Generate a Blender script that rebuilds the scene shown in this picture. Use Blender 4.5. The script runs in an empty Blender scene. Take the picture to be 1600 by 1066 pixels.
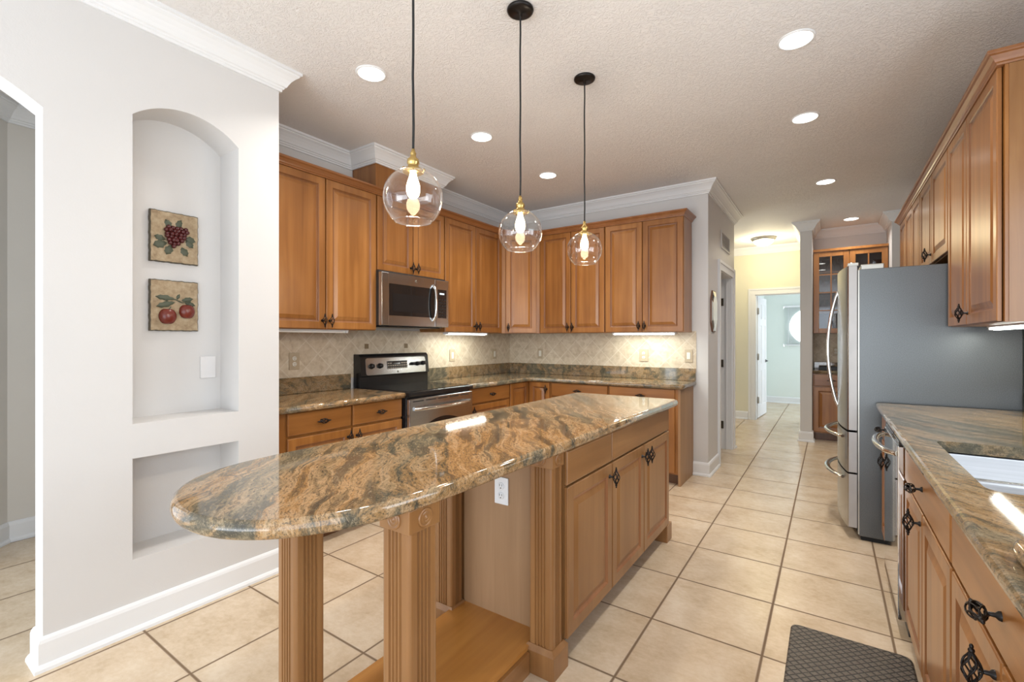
import bpy, bmesh, math, random
from mathutils import Vector, Matrix
random.seed(7)
PI = math.pi
C = bpy.context.scene.collection
SC = bpy.context.scene

# ------------------------------------------------------------------ camera, world, exposure, daylight
cam_d = bpy.data.cameras.new('camera'); cam = bpy.data.objects.new('camera', cam_d); C.objects.link(cam)
cam.location = (0, 0, 1.31); cam.rotation_euler = (PI/2, 0, 0.598)
cam_d.sensor_width = 36; cam_d.lens = 728*36/1600; cam_d.shift_y = -1/1600
cam_d.clip_start = 0.02
SC.camera = cam
SC.view_settings.view_transform = 'Standard'
SC.view_settings.look = 'None'
SC.view_settings.gamma = 1
SC.view_settings.use_curve_mapping = False
SC.view_settings.exposure = 0.21
try:
    SC.cycles.use_denoising = True
    SC.cycles.max_bounces = 10
    SC.cycles.diffuse_bounces = 5
    SC.cycles.transparent_max_bounces = 16
    SC.cycles.sample_clamp_indirect = 6
    SC.cycles.caustics_reflective = False
    SC.cycles.caustics_refractive = False
except Exception: pass
W = bpy.data.worlds.new('daylight'); SC.world = W; W.use_nodes = True
bg = W.node_tree.nodes['Background']; bg.inputs[0].default_value = (.80, .90, 1.0, 1); bg.inputs[1].default_value = 1.8

def area(name, loc, rot, sx, sy, power, col, portal=False, spread=PI):
    l = bpy.data.lights.new(name, 'AREA'); l.shape = 'RECTANGLE'; l.size = sx; l.size_y = sy
    l.energy = power; l.color = col; l.spread = spread
    o = bpy.data.objects.new(name, l); C.objects.link(o); o.location = loc; o.rotation_euler = rot
    if portal: l.cycles.is_portal = True
    return o
# daylight: the open glazed side behind the camera, the window over the sink, plus added fill lamps
area('daylight_rear', (-.9, -3.35, 1.25), (PI/2, 0, 0), 3.6, 2.3, 26, (.82, .91, 1.0))
area('ceiling_fill', (-.9, -3.3, .9), (PI/2+.80, 0, 0), 3.4, 1.4, 62, (.90, .95, 1.0), spread=2.4)  # added fill, tilted up to brighten the ceiling
area('hall_fill', (-3.95, 7.4, 1.3), (PI/2-.0, 0, -PI/2), 1.9, 2.0, 26, (.86, .93, 1.0))  # added fill to lift the dark hall and its ceiling, no window there
area('daylight_breakfast_side', (.95, -1.15, 1.2), (PI/2+.35, 0, PI/2), 2.6, 2.0, 24, (.84, .92, 1.0))
area('daylight_sink_window', (.925, 1.75, 1.62), (PI/2, 0, PI/2), 1.1, .95, 13, (.85, .93, 1.0))
area('family_room_fill', (-3.7, -2.6, 1.4), (PI/2, 0, 0), 1.9, 2.2, 48, (.88, .94, 1.0))  # added lamp that brightens the room beyond the arch
area('far_room_fill', (1.0, 10.0, 1.5), (PI/2, 0, PI/2), 1.8, 1.8, 7, (.84, .97, 1.0))  # unseen lamp added at the right of the far room to light it

# ------------------------------------------------------------------ node helpers and materials
def new_mat(name):
    m = bpy.data.materials.new(name); m.use_nodes = True
    nt = m.node_tree; b = nt.nodes['Principled BSDF']
    return m, nt, b
def N(nt, t, **kw):
    n = nt.nodes.new(t)
    for k, v in kw.items():
        if k in n.inputs: n.inputs[k].default_value = v
        else: setattr(n, k, v)
    return n
def L(nt, a, b): nt.links.new(a, b)
def ramp(nt, fac, stops, interp='LINEAR'):
    r = nt.nodes.new('ShaderNodeValToRGB'); r.color_ramp.interpolation = interp
    e = r.color_ramp.elements
    while len(e) < len(stops): e.new(.5)
    for i, (p, c) in enumerate(stops):
        e[i].position = p; e[i].color = (*c, 1) if len(c) == 3 else c
    L(nt, fac, r.inputs[0]); return r.outputs[0]
def mixc(nt, fac, a, b, mode='MIX'):
    m = nt.nodes.new('ShaderNodeMix'); m.data_type = 'RGBA'; m.blend_type = mode
    for s, v in ((m.inputs[0], fac), (m.inputs[6], a), (m.inputs[7], b)):
        if hasattr(v, 'is_linked'): L(nt, v, s)
        elif isinstance(v, (int, float)): s.default_value = v
        else: s.default_value = (*v, 1)
    return m.outputs[2]
def math_n(nt, op, a, b=None, c=None):
    m = nt.nodes.new('ShaderNodeMath'); m.operation = op
    for s, v in zip(m.inputs, (a, b, c)):
        if v is None: continue
        if hasattr(v, 'is_linked'): L(nt, v, s)
        else: s.default_value = v
    return m.outputs[0]
def bump(nt, b, h, strength, dist):
    n = N(nt, 'ShaderNodeBump', Strength=strength, Distance=dist)
    L(nt, h, n.inputs['Height']); L(nt, n.outputs[0], b.inputs['Normal'])
def pos(nt):
    return nt.nodes.new('ShaderNodeNewGeometry').outputs['Position']
def mapping(nt, v, scale=(1,1,1), rot=(0,0,0), loc=(0,0,0)):
    m = nt.nodes.new('ShaderNodeMapping'); L(nt, v, m.inputs[0])
    m.inputs['Scale'].default_value = scale; m.inputs['Rotation'].default_value = rot; m.inputs['Location'].default_value = loc
    return m.outputs[0]
def noise(nt, v, scale, detail=3, rough=.5, dist=0):
    n = N(nt, 'ShaderNodeTexNoise', Scale=scale, Detail=detail, Roughness=rough, Distortion=dist)
    L(nt, v, n.inputs['Vector']); return n.outputs[0]

def plain(name, col, rough=.5, metal=0, coat=0, emit=None, es=0, spec=None):
    m, nt, b = new_mat(name)
    b.inputs['Base Color'].default_value = (*col, 1); b.inputs['Roughness'].default_value = rough
    b.inputs['Metallic'].default_value = metal; b.inputs['Coat Weight'].default_value = coat
    if spec is not None: b.inputs['Specular IOR Level'].default_value = spec
    if emit: b.inputs['Emission Color'].default_value = (*emit, 1); b.inputs['Emission Strength'].default_value = es
    # a faint procedural variation keeps the surface from looking synthetic
    if not emit:
        v = noise(nt, pos(nt), 9, 3)
        c = ramp(nt, v, [(.3, tuple(x*.95 for x in col)), (.7, tuple(min(1, x*1.04) for x in col))])
        L(nt, c, b.inputs['Base Color'])
    return m

def wood_mat(name, c1, c2, c3, axis=2, rough=.34, coat=.25):
    m, nt, b = new_mat(name)
    tc = nt.nodes.new('ShaderNodeTexCoord').outputs['Object']
    oi = nt.nodes.new('ShaderNodeObjectInfo').outputs['Random']
    off = nt.nodes.new('ShaderNodeVectorMath'); off.operation = 'ADD'
    cmb = nt.nodes.new('ShaderNodeCombineXYZ')
    r7 = math_n(nt, 'MULTIPLY', oi, 37.0)
    for i in range(3): L(nt, r7, cmb.inputs[i])
    L(nt, tc, off.inputs[0]); L(nt, cmb.outputs[0], off.inputs[1])
    v = off.outputs[0]
    s_fine = [95, 95, 95]; s_fine[axis] = 2.2
    s_mid = [16, 16, 16]; s_mid[axis] = .9
    s_big = [3.2, 3.2, 3.2]; s_big[axis] = 1.6
    f = noise(nt, mapping(nt, v, tuple(s_fine)), 1, 3, .6)
    g = noise(nt, mapping(nt, v, tuple(s_mid)), 1, 3, .55, .6)
    h = noise(nt, mapping(nt, v, tuple(s_big)), 1, 2, .5, .5)
    t = math_n(nt, 'ADD', math_n(nt, 'MULTIPLY', g, .55), math_n(nt, 'ADD', math_n(nt, 'MULTIPLY', h, .35), math_n(nt, 'MULTIPLY', f, .10)))
    t = math_n(nt, 'ADD', t, math_n(nt, 'MULTIPLY', math_n(nt, 'SUBTRACT', oi, .5), .12))
    c = ramp(nt, t, [(.32, c1), (.52, c2), (.70, c3)])
    c = mixc(nt, math_n(nt, 'MULTIPLY', ramp(nt, f, [(.55, (0,0,0)), (.75, (1,1,1))]), .22), c, tuple(x*.55 for x in c1))
    L(nt, c, b.inputs['Base Color']); b.inputs['Roughness'].default_value = rough
    b.inputs['Coat Weight'].default_value = coat; b.inputs['Coat Roughness'].default_value = .22
    bump(nt, b, f, .08, .002)
    return m
WC = ((.215, .080, .017), (.325, .131, .031), (.43, .190, .052))
WI = ((.195, .084, .024), (.270, .125, .042), (.340, .170, .062))
M = {}
M['wood'] = wood_mat('stained maple', *WC)
M['wood_h'] = wood_mat('stained maple across', *WC, axis=0)
M['wood_i'] = wood_mat('island maple', *WI)
M['wood_ih'] = wood_mat('island maple across', *WI, axis=0)
M['wood_iy'] = wood_mat('island maple lengthwise', *WI, axis=1)
M['groove'] = wood_mat('glazed maple moulding', (.17,.062,.020), (.23,.092,.030), (.30,.13,.045))
M['groove_i'] = wood_mat('glazed island moulding', (.21,.085,.033), (.28,.12,.05), (.35,.16,.07))
M['crownwood'] = wood_mat('stained crown', (.20,.072,.022), (.28,.11,.035), (.36,.15,.055), axis=1)
M['shelfwood'] = wood_mat('shelf board', (.40,.165,.035), (.48,.215,.050), (.56,.265,.075), axis=1)
M['panelwood'] = wood_mat('plain veneer panel', (.29,.165,.08), (.35,.205,.105), (.41,.245,.13), rough=.5, coat=0)
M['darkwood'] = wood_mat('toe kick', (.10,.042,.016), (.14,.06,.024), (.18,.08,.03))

def paint(name, col, bs=.12, sc=160):
    m, nt, b = new_mat(name)
    p = pos(nt)
    c = ramp(nt, noise(nt, p, 3, 2), [(.3, tuple(x*.98 for x in col)), (.7, col)])
    L(nt, c, b.inputs['Base Color']); b.inputs['Roughness'].default_value = .6
    bump(nt, b, noise(nt, p, sc, 3), bs, .003)
    return m
M['wall'] = paint('wall paint', (.64, .63, .622))
M['wall_hall'] = paint('hall paint', (.72, .69, .54))
M['wall_far'] = paint('far room paint', (.74, .80, .76))
M['wall_other'] = paint('family room paint', (.66, .63, .58))
M['trim'] = paint('white trim', (.77, .78, .79), .03, 60)
def ceiling_mat():
    m, nt, b = new_mat('knockdown ceiling')
    p = pos(nt)
    v = mapping(nt, p, (1, 1.0, 1))
    n1 = noise(nt, v, 36, 4, .62, 1.6)
    h = ramp(nt, n1, [(.45, (0,0,0)), (.57, (1,1,1))])
    n2 = noise(nt, p, 190, 2)
    hh = math_n(nt, 'ADD', h, math_n(nt, 'MULTIPLY', n2, .25))
    c = ramp(nt, noise(nt, p, 2.2, 2), [(.3, (.79,.772,.760)), (.7, (.82,.802,.790))])
    L(nt, c, b.inputs['Base Color']); b.inputs['Roughness'].default_value = .75
    bump(nt, b, hh, .48, .008)
    return m
M['ceiling'] = ceiling_mat()

def floor_mat():
    m, nt, b = new_mat('floor tile')
    p = pos(nt); S = .4605; ox, oy = -.692, 1.723
    sep = nt.nodes.new('ShaderNodeSeparateXYZ'); L(nt, p, sep.inputs[0])
    ux = math_n(nt, 'DIVIDE', math_n(nt, 'SUBTRACT', sep.outputs[0], ox), S)
    uy = math_n(nt, 'DIVIDE', math_n(nt, 'SUBTRACT', sep.outputs[1], oy), S)
    def edge(u):
        f = math_n(nt, 'FRACT', math_n(nt, 'ADD', u, 100.0))
        return math_n(nt, 'MINIMUM', f, math_n(nt, 'SUBTRACT', 1.0, f))
    d = math_n(nt, 'MINIMUM', edge(ux), edge(uy))
    g = ramp(nt, math_n(nt, 'MULTIPLY', d, S), [(.0036, (1,1,1)), (.0050, (0,0,0))])
    cell = nt.nodes.new('ShaderNodeCombineXYZ')
    L(nt, math_n(nt, 'FLOOR', ux), cell.inputs[0]); L(nt, math_n(nt, 'FLOOR', uy), cell.inputs[1])
    wn = nt.nodes.new('ShaderNodeTexWhiteNoise'); L(nt, cell.outputs[0], wn.inputs[0])
    vv = nt.nodes.new('ShaderNodeVectorMath'); vv.operation = 'MULTIPLY_ADD'
    L(nt, wn.outputs[1], vv.inputs[0]); vv.inputs[1].default_value = (7,7,7); L(nt, p, vv.inputs[2])
    n1 = noise(nt, vv.outputs[0], 4.5, 6, .66, .2)
    n2 = noise(nt, mapping(nt, vv.outputs[0], (1, 1.5, 1)), 34, 5, .65)
    t = math_n(nt, 'ADD', math_n(nt, 'MULTIPLY', n1, .7), math_n(nt, 'MULTIPLY', n2, .3))
    c = ramp(nt, t, [(.36, (.52,.40,.265)), (.50, (.62,.495,.355)), (.64, (.70,.59,.45))])
    c = mixc(nt, math_n(nt, 'MULTIPLY', wn.outputs[0], .10), c, (.50,.36,.22))
    c = mixc(nt, g, c, (.155,.095,.05))
    L(nt, c, b.inputs['Base Color'])
    r = mixc(nt, g, (.27,.27,.27), (.8,.8,.8)); L(nt, r, b.inputs['Roughness'])
    bump(nt, b, math_n(nt, 'SUBTRACT', math_n(nt, 'MULTIPLY', n2, .12), g), .25, .002)
    return m
M['floor'] = floor_mat()

def granite_mat(name='granite', tint=0):
    m, nt, b = new_mat(name)
    p = pos(nt)
    # rotate so that local x runs along the veins, which lie diagonally across the tops
    q = mapping(nt, p, (1,1,1), (0,0,math.radians(-131)))
    wob = nt.nodes.new('ShaderNodeTexNoise'); wob.inputs['Scale'].default_value = 2.3; wob.inputs['Detail'].default_value = 3
    L(nt, q, wob.inputs['Vector'])
    add = nt.nodes.new('ShaderNodeVectorMath'); add.operation = 'MULTIPLY_ADD'
    L(nt, wob.outputs[1], add.inputs[0]); add.inputs[1].default_value = (.22,.22,.22); L(nt, q, add.inputs[2])
    v = add.outputs[0]
    band = noise(nt, mapping(nt, v, (.55, 4.4, 3.0), (0,0,0), (1.7,.4,0)), 1.0, 4, .55, .25)
    strk = noise(nt, mapping(nt, v, (2.2, 22, 17)), 1.0, 6, .64, .55)
    fine = noise(nt, mapping(nt, v, (42, 170, 150)), 1.0, 3, .7)
    spk = noise(nt, p, 260, 3, .7)
    t = math_n(nt, 'ADD', math_n(nt, 'MULTIPLY', band, .70), math_n(nt, 'MULTIPLY', strk, .30))
    warm = ramp(nt, strk, [(.33, (.085,.058,.032)), (.40, (.20,.118,.048)), (.46, (.34,.185,.068)), (.52, (.44,.25,.105)), (.575, (.52,.34,.185)), (.64, (.33,.215,.105)), (.70, (.17,.115,.06))])
    cool = ramp(nt, strk, [(.34, (.050,.044,.034)), (.44, (.125,.102,.066)), (.52, (.225,.175,.105)), (.62, (.36,.265,.155))])
    c = mixc(nt, ramp(nt, t, [(.445, (0,0,0)), (.475, (.7,.7,.7)), (.505, (1,1,1)), (.575, (1,1,1)), (.60, (.45,.45,.45)), (.63, (.1,.1,.1))]), cool, warm)
    c = mixc(nt, math_n(nt, 'MULTIPLY', ramp(nt, fine, [(.38, (1,1,1)), (.47, (0,0,0))]), .72), c, (.050,.043,.034))
    c = mixc(nt, math_n(nt, 'MULTIPLY', ramp(nt, fine, [(.57, (0,0,0)), (.67, (1,1,1))]), .40), c, (.58,.44,.28))
    c = mixc(nt, math_n(nt, 'MULTIPLY', ramp(nt, spk, [(.36, (1,1,1)), (.44, (0,0,0))]), .70), c, (.035,.031,.027))
    c = mixc(nt, math_n(nt, 'MULTIPLY', ramp(nt, spk, [(.60, (0,0,0)), (.67, (1,1,1))]), .35), c, (.60,.50,.38))
    thin = noise(nt, mapping(nt, v, (.9, 4.2, 3)), 1.0, 4, .55, .8)
    ln = ramp(nt, thin, [(.474, (0,0,0)), (.481, (1,1,1)), (.488, (0,0,0))])
    c = mixc(nt, math_n(nt, 'MULTIPLY', ln, .75), c, (.042,.036,.032))
    if tint: c = mixc(nt, tint, c, (.125,.122,.085))
    L(nt, c, b.inputs['Base Color']); b.inputs['Roughness'].default_value = .05
    b.inputs['Specular IOR Level'].default_value = .55
    return m
M['granite'] = granite_mat('granite', .17)
M['granite_dull'] = granite_mat('perimeter granite', .42)
M['granite_sink'] = granite_mat('sink side granite', .40)

def splash_mat():
    m, nt, b = new_mat('tumbled stone tile')
    p = pos(nt)
    sep = nt.nodes.new('ShaderNodeSeparateXYZ'); L(nt, p, sep.inputs[0])
    h = math_n(nt, 'SUBTRACT', sep.outputs[1], sep.outputs[0])      # runs along both walls
    S = .142*math.sqrt(2)
    a = math_n(nt, 'DIVIDE', math_n(nt, 'ADD', h, sep.outputs[2]), S)
    bb = math_n(nt, 'DIVIDE', math_n(nt, 'SUBTRACT', h, sep.outputs[2]), S)
    def edge(u):
        f = math_n(nt, 'FRACT', math_n(nt, 'ADD', u, 100.0))
        return math_n(nt, 'MINIMUM', f, math_n(nt, 'SUBTRACT', 1.0, f))
    d = math_n(nt, 'MINIMUM', edge(a), edge(bb))
    wob = noise(nt, p, 40, 2)
    g = ramp(nt, math_n(nt, 'ADD', math_n(nt, 'MULTIPLY', d, .142), math_n(nt, 'MULTIPLY', wob, .0012)), [(.0028, (1,1,1)), (.0042, (0,0,0))])
    cell = nt.nodes.new('ShaderNodeCombineXYZ')
    L(nt, math_n(nt, 'FLOOR', a), cell.inputs[0]); L(nt, math_n(nt, 'FLOOR', bb), cell.inputs[1])
    wn = nt.nodes.new('ShaderNodeTexWhiteNoise'); L(nt, cell.outputs[0], wn.inputs[0])
    n = noise(nt, p, 22, 5, .6, .5)
    c = ramp(nt, n, [(.32, (.50,.415,.30)), (.5, (.62,.535,.41)), (.68, (.70,.62,.50))])
    c = mixc(nt, math_n(nt, 'MULTIPLY', wn.outputs[0], .32), c, (.46,.36,.25))
    c = mixc(nt, g, c, (.74,.68,.57))
    L(nt, c, b.inputs['Base Color']); b.inputs['Roughness'].default_value = .5
    bump(nt, b, math_n(nt, 'SUBTRACT', math_n(nt, 'MULTIPLY', n, .3), g), .4, .003)
    return m
M['splash'] = splash_mat()

def brushed(name, col, rough, axis, amt=.06):
    m, nt, b = new_mat(name)
    s = [240, 240, 240]; s[axis] = 3
    n = noise(nt, mapping(nt, pos(nt), tuple(s)), 1, 2)
    c = ramp(nt, n, [(.3, tuple(x*(1-amt) for x in col)), (.7, tuple(min(1, x*(1+amt)) for x in col))])
    L(nt, c, b.inputs['Base Color']); b.inputs['Metallic'].default_value = 1
    b.inputs['Roughness'].default_value = rough
    bump(nt, b, n, .03, .001)
    return m
M['steel'] = brushed('brushed steel', (.50,.52,.54), .20, 1)
M['steel_v'] = brushed('brushed steel upright', (.43,.425,.42), .24, 2)
M['door_side'] = plain('satin grey door edge', (.40,.39,.385), .38, .35)
M['steel_sink'] = brushed('sink steel', (.42,.43,.45), .32, 0)
M['steel_bright'] = plain('polished steel', (.74,.73,.71), .13, 1)
M['mirror_steel'] = plain('mirror finish steel', (.70,.69,.67), .05, 1)
def fridge_side():
    m, nt, b = new_mat('textured appliance grey')
    p = pos(nt); n = noise(nt, p, 260, 2)
    L(nt, ramp(nt, n, [(.35, (.105,.111,.114)), (.65, (.145,.152,.155))]), b.inputs['Base Color'])
    b.inputs['Metallic'].default_value = .75; b.inputs['Roughness'].default_value = .34
    bump(nt, b, n, .25, .001); return m
M['fridge_side'] = fridge_side()
M['black'] = plain('black enamel', (.012,.012,.013), .22)
M['black_glass'] = plain('black glass', (.012,.011,.011), .05, spec=.6)
M['black_matte'] = plain('black plastic', (.02,.02,.021), .45)
M['dark_gap'] = plain('black rubber', (.008,.008,.008), .7)
M['bronze'] = plain('oil rubbed bronze', (.013,.010,.009), .32, .5)
M['brass'] = plain('aged brass', (.52,.36,.13), .28, 1)
M['hinge'] = plain('antique hinge metal', (.10,.085,.06), .4, .8)
M['nickel'] = plain('satin nickel', (.42,.40,.36), .3, 1)
M['cord'] = plain('black fabric cord', (.014,.013,.013), .8)
M['white_plastic'] = plain('white plastic', (.80,.81,.83), .35)
M['painted_plate'] = plain('painted cover plate', (.70,.69,.69), .4)
M['almond'] = plain('stone coloured cover plate', (.47,.385,.27), .45)
M['tan_plate'] = plain('bronze tile inset', (.22,.155,.085), .4)
M['ivory'] = plain('ivory plastic', (.76,.74,.66), .35)
M['slot'] = plain('dark slot', (.03,.03,.03), .6)
M['screen'] = plain('display', (.02,.02,.02), .2, emit=(.75,.85,.9), es=1.2)
M['print'] = plain('printed white marks', (.62,.63,.64), .4)
M['lamp'] = plain('lamp diffuser', (1,.97,.9), .4, emit=(1,.95,.86), es=7)
M['tube'] = plain('fluorescent tube', (1,1,1), .4, emit=(.97,1,.93), es=9)
M['tube_off'] = plain('unlit lamp cover', (.78,.78,.76), .35)
M['bowl'] = plain('glowing alabaster bowl', (1,.9,.7), .4, emit=(1,.86,.58), es=3.2)
M['bulb'] = plain('glowing bulb', (1,.85,.6), .3, emit=(1,.80,.52), es=16)
M['daysky'] = plain('bright sky outside', (1,1,1), .5, emit=(.93,1,1), es=2.0)
M['mirror'] = plain('mirror glass', (.88,.89,.90), .03, 1)
M['mirror_frame'] = plain('brown mirror edge', (.16,.075,.045), .35)
M['grape'] = plain('dark red glaze', (.075,.010,.010), .22)
M['leaf'] = plain('dark green glaze', (.065,.075,.045), .5)
M['apple'] = plain('red apple glaze', (.15,.022,.012), .24)
def stone():
    m, nt, b = new_mat('weathered plaque')
    p = pos(nt)
    n = noise(nt, p, 30, 5, .65)
    L(nt, ramp(nt, n, [(.3, (.24,.165,.095)), (.5, (.36,.27,.165)), (.7, (.45,.36,.245))]), b.inputs['Base Color'])
    b.inputs['Roughness'].default_value = .7; bump(nt, b, n, .4, .003); return m
M['stone'] = stone()
M['stone_edge'] = plain('dark plaque edge', (.10,.085,.06), .7)
def glass(name, tint=(1,1,1), refl=1.0, base=.03):
    m = bpy.data.materials.new(name); m.use_nodes = True; nt = m.node_tree
    for n in list(nt.nodes): nt.nodes.remove(n)
    out = nt.nodes.new('ShaderNodeOutputMaterial'); mix = nt.nodes.new('ShaderNodeMixShader')
    t = nt.nodes.new('ShaderNodeBsdfTransparent'); t.inputs[0].default_value = (*tint, 1)
    g = nt.nodes.new('ShaderNodeBsdfGlossy'); g.inputs['Roughness'].default_value = .02; g.inputs[0].default_value = (1,1,1,1)
    lw = nt.nodes.new('ShaderNodeLayerWeight'); lw.inputs['Blend'].default_value = .5
    f = math_n(nt, 'POWER', lw.outputs['Facing'], 3.0)
    f = math_n(nt, 'ADD', math_n(nt, 'MULTIPLY', f, refl), base)
    L(nt, f, mix.inputs[0]); L(nt, t.outputs[0], mix.inputs[1]); L(nt, g.outputs[0], mix.inputs[2]); L(nt, mix.outputs[0], out.inputs[0])
    return m
M['glass'] = glass('clear globe glass', (.97,.955,.935), 1.0, .06)
M['pane'] = glass('cabinet glass', (.75,.76,.78), .5, .06)
M['goblet'] = glass('goblet glass', (.93,.95,.96), .9, .05)
def mat_mat():
    m, nt, b = new_mat('woven vinyl mat')
    tc = nt.nodes.new('ShaderNodeTexCoord').outputs['Object']
    v = mapping(nt, tc, (1,1,1), (0,0,math.radians(45)))
    sep = nt.nodes.new('ShaderNodeSeparateXYZ'); L(nt, v, sep.inputs[0])
    def edge(s, k):
        f = math_n(nt, 'FRACT', math_n(nt, 'ADD', math_n(nt, 'DIVIDE', s, k), 100.0))
        return math_n(nt, 'MINIMUM', f, math_n(nt, 'SUBTRACT', 1.0, f))
    d = math_n(nt, 'MINIMUM', edge(sep.outputs[0], .022), edge(sep.outputs[1], .030))
    g = ramp(nt, d, [(.07, (1,1,1)), (.15, (0,0,0))])
    c = mixc(nt, g, ramp(nt, noise(nt, tc, 90, 3), [(.3, (.085,.070,.055)), (.7, (.135,.112,.090))]), (.016,.013,.011))
    L(nt, c, b.inputs['Base Color']); b.inputs['Roughness'].default_value = .42
    bump(nt, b, math_n(nt, 'SUBTRACT', 1.0, g), .5, .003); return m
M['mat'] = mat_mat()

# ------------------------------------------------------------------ mesh builder
class MB:
    def __init__(s): s.v = []; s.f = []; s.m = []; s.sm = []
    def add(s, vs, fs, mi=0, smooth=False):
        k = len(s.v); s.v += [tuple(v) for v in vs]
        for f in fs: s.f.append(tuple(i+k for i in f)); s.m.append(mi); s.sm.append(smooth)
        return s
    def box(s, x0, x1, y0, y1, z0, z1, mi=0, b=0):
        x0, x1 = min(x0,x1), max(x0,x1); y0, y1 = min(y0,y1), max(y0,y1); z0, z1 = min(z0,z1), max(z0,z1)
        if b <= 0:
            vs = [(x,y,z) for z in (z0,z1) for y in (y0,y1) for x in (x0,x1)]
            return s.add(vs, [(0,2,3,1),(4,5,7,6),(0,1,5,4),(2,6,7,3),(0,4,6,2),(1,3,7,5)], mi)
        b = min(b, (x1-x0)/2.01, (y1-y0)/2.01, (z1-z0)/2.01)
        bm = bmesh.new(); bmesh.ops.create_cube(bm, size=1)
        for v in bm.verts:
            v.co = Vector(((x0+x1)/2+v.co.x*(x1-x0), (y0+y1)/2+v.co.y*(y1-y0), (z0+z1)/2+v.co.z*(z1-z0)))
        bmesh.ops.bevel(bm, geom=list(bm.edges), offset=b, segments=2, profile=.6, affect='EDGES')
        bm.verts.index_update()
        s.add([v.co[:] for v in bm.verts], [[v.index for v in f.verts] for f in bm.faces], mi); bm.free(); return s
    def prism(s, pts, z0, z1, mi=0, smooth=False):          # plan outline, counter-clockwise, extruded upwards
        n = len(pts)
        vs = [(x,y,z0) for x,y in pts] + [(x,y,z1) for x,y in pts]
        s.add(vs, [(i,(i+1)%n,n+(i+1)%n,n+i) for i in range(n)], mi, smooth)
        return s.add(vs, [tuple(range(n-1,-1,-1)), tuple(range(n,2*n))], mi)
    def lathe(s, prof, c=(0,0,0), seg=24, mi=0, axis='z', smooth=True, closed=False):
        vs = []; n = len(prof)
        for i in range(seg):
            a = 2*PI*i/seg
            for r, h in prof:
                x, y, z = r*math.cos(a), r*math.sin(a), h
                if axis == 'x': x, y, z = z, x, y
                elif axis == 'y': x, y, z = y, z, x
                vs.append((c[0]+x, c[1]+y, c[2]+z))
        fs = []
        for i in range(seg):
            j = (i+1) % seg
            for k in range(n-1): fs.append((i*n+k, j*n+k, j*n+k+1, i*n+k+1))
        return s.add(vs, fs, mi, smooth)
    def tube(s, pts, r, seg=8, mi=0, caps=True, flat=1.0):
        pts = [Vector(p) for p in pts]; n = len(pts); vs = []
        rr = r if isinstance(r, (list, tuple)) else [r]*n
        t0 = (pts[1]-pts[0]).normalized()
        up = Vector((0,0,1)) if abs(t0.z) < .9 else Vector((1,0,0))
        u = t0.cross(up).normalized()
        for i, p in enumerate(pts):
            t = (pts[min(i+1,n-1)]-pts[max(i-1,0)]).normalized()
            u = (u - t*u.dot(t)).normalized(); w = t.cross(u)
            for k in range(seg):
                a = 2*PI*k/seg
                vs.append(p + u*(rr[i]*math.cos(a)) + w*(rr[i]*flat*math.sin(a)))
        fs = [(i*seg+k, i*seg+(k+1)%seg, (i+1)*seg+(k+1)%seg, (i+1)*seg+k) for i in range(n-1) for k in range(seg)]
        s.add(vs, fs, mi, True)
        if caps: s.add(vs, [tuple(range(seg-1,-1,-1)), tuple((n-1)*seg+k for k in range(seg))], mi)
        return s
    def ball(s, c, r, mi=0, seg=12, rings=8, sc=(1,1,1)):
        vs = []; fs = []
        for i in range(rings+1):
            a = PI*i/rings
            for k in range(seg):
                b = 2*PI*k/seg
                vs.append((c[0]+r*sc[0]*math.sin(a)*math.cos(b), c[1]+r*sc[1]*math.sin(a)*math.sin(b), c[2]+r*sc[2]*math.cos(a)))
        for i in range(rings):
            for k in range(seg): fs.append((i*seg+k, (i+1)*seg+k, (i+1)*seg+(k+1)%seg, i*seg+(k+1)%seg))
        return s.add(vs, fs, mi, True)
    def rings(s, loops, mis=None, cap=True, smooth=False):   # stacked closed loops of equal length
        n = len(loops[0]); k0 = 0; vs = [p for lp in loops for p in lp]
        base = len(s.v); s.v += [tuple(p) for p in vs]
        for i in range(len(loops)-1):
            mi = mis[i] if mis else 0
            for k in range(n):
                s.f.append((base+i*n+k, base+i*n+(k+1)%n, base+(i+1)*n+(k+1)%n, base+(i+1)*n+k)); s.m.append(mi); s.sm.append(smooth)
        if cap:
            s.f.append(tuple(base+(len(loops)-1)*n+k for k in range(n))); s.m.append(mis[-1] if mis else 0); s.sm.append(False)
        return s
    def sweep(s, path, prof, mi=0, closed=False, caps=True):  # profile (out, z) swept along a plan path; out is to the right of travel
        P = [Vector((x,y)) for x,y in path]; n = len(P); cols = []
        for i in range(n):
            d0 = (P[i]-P[i-1]).normalized() if i > 0 else None
            d1 = (P[i+1]-P[i]).normalized() if i < n-1 else None
            if d0 is None: d0 = d1
            if d1 is None: d1 = d0
            n0 = Vector((d0.y,-d0.x)); n1 = Vector((d1.y,-d1.x))
            b = (n0+n1); b = b/ max(.15, b.dot(n0)) if b.length > 1e-6 else n0
            cols.append([(P[i].x+b.x*o, P[i].y+b.y*o, z) for o, z in prof])
        m = len(prof); vs = [p for c in cols for p in c]
        fs = [(i*m+k, (i+1)*m+k, (i+1)*m+(k+1)%m, i*m+(k+1)%m) for i in range(n-1) for k in range(m)]
        s.add(vs, fs, mi)
        if caps: s.add(vs, [tuple(range(m)), tuple((n-1)*m+k for k in range(m-1,-1,-1))], mi)
        return s
    def xf(s, mat):
        s.v = [tuple(mat @ Vector(v)) for v in s.v]; return s
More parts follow.
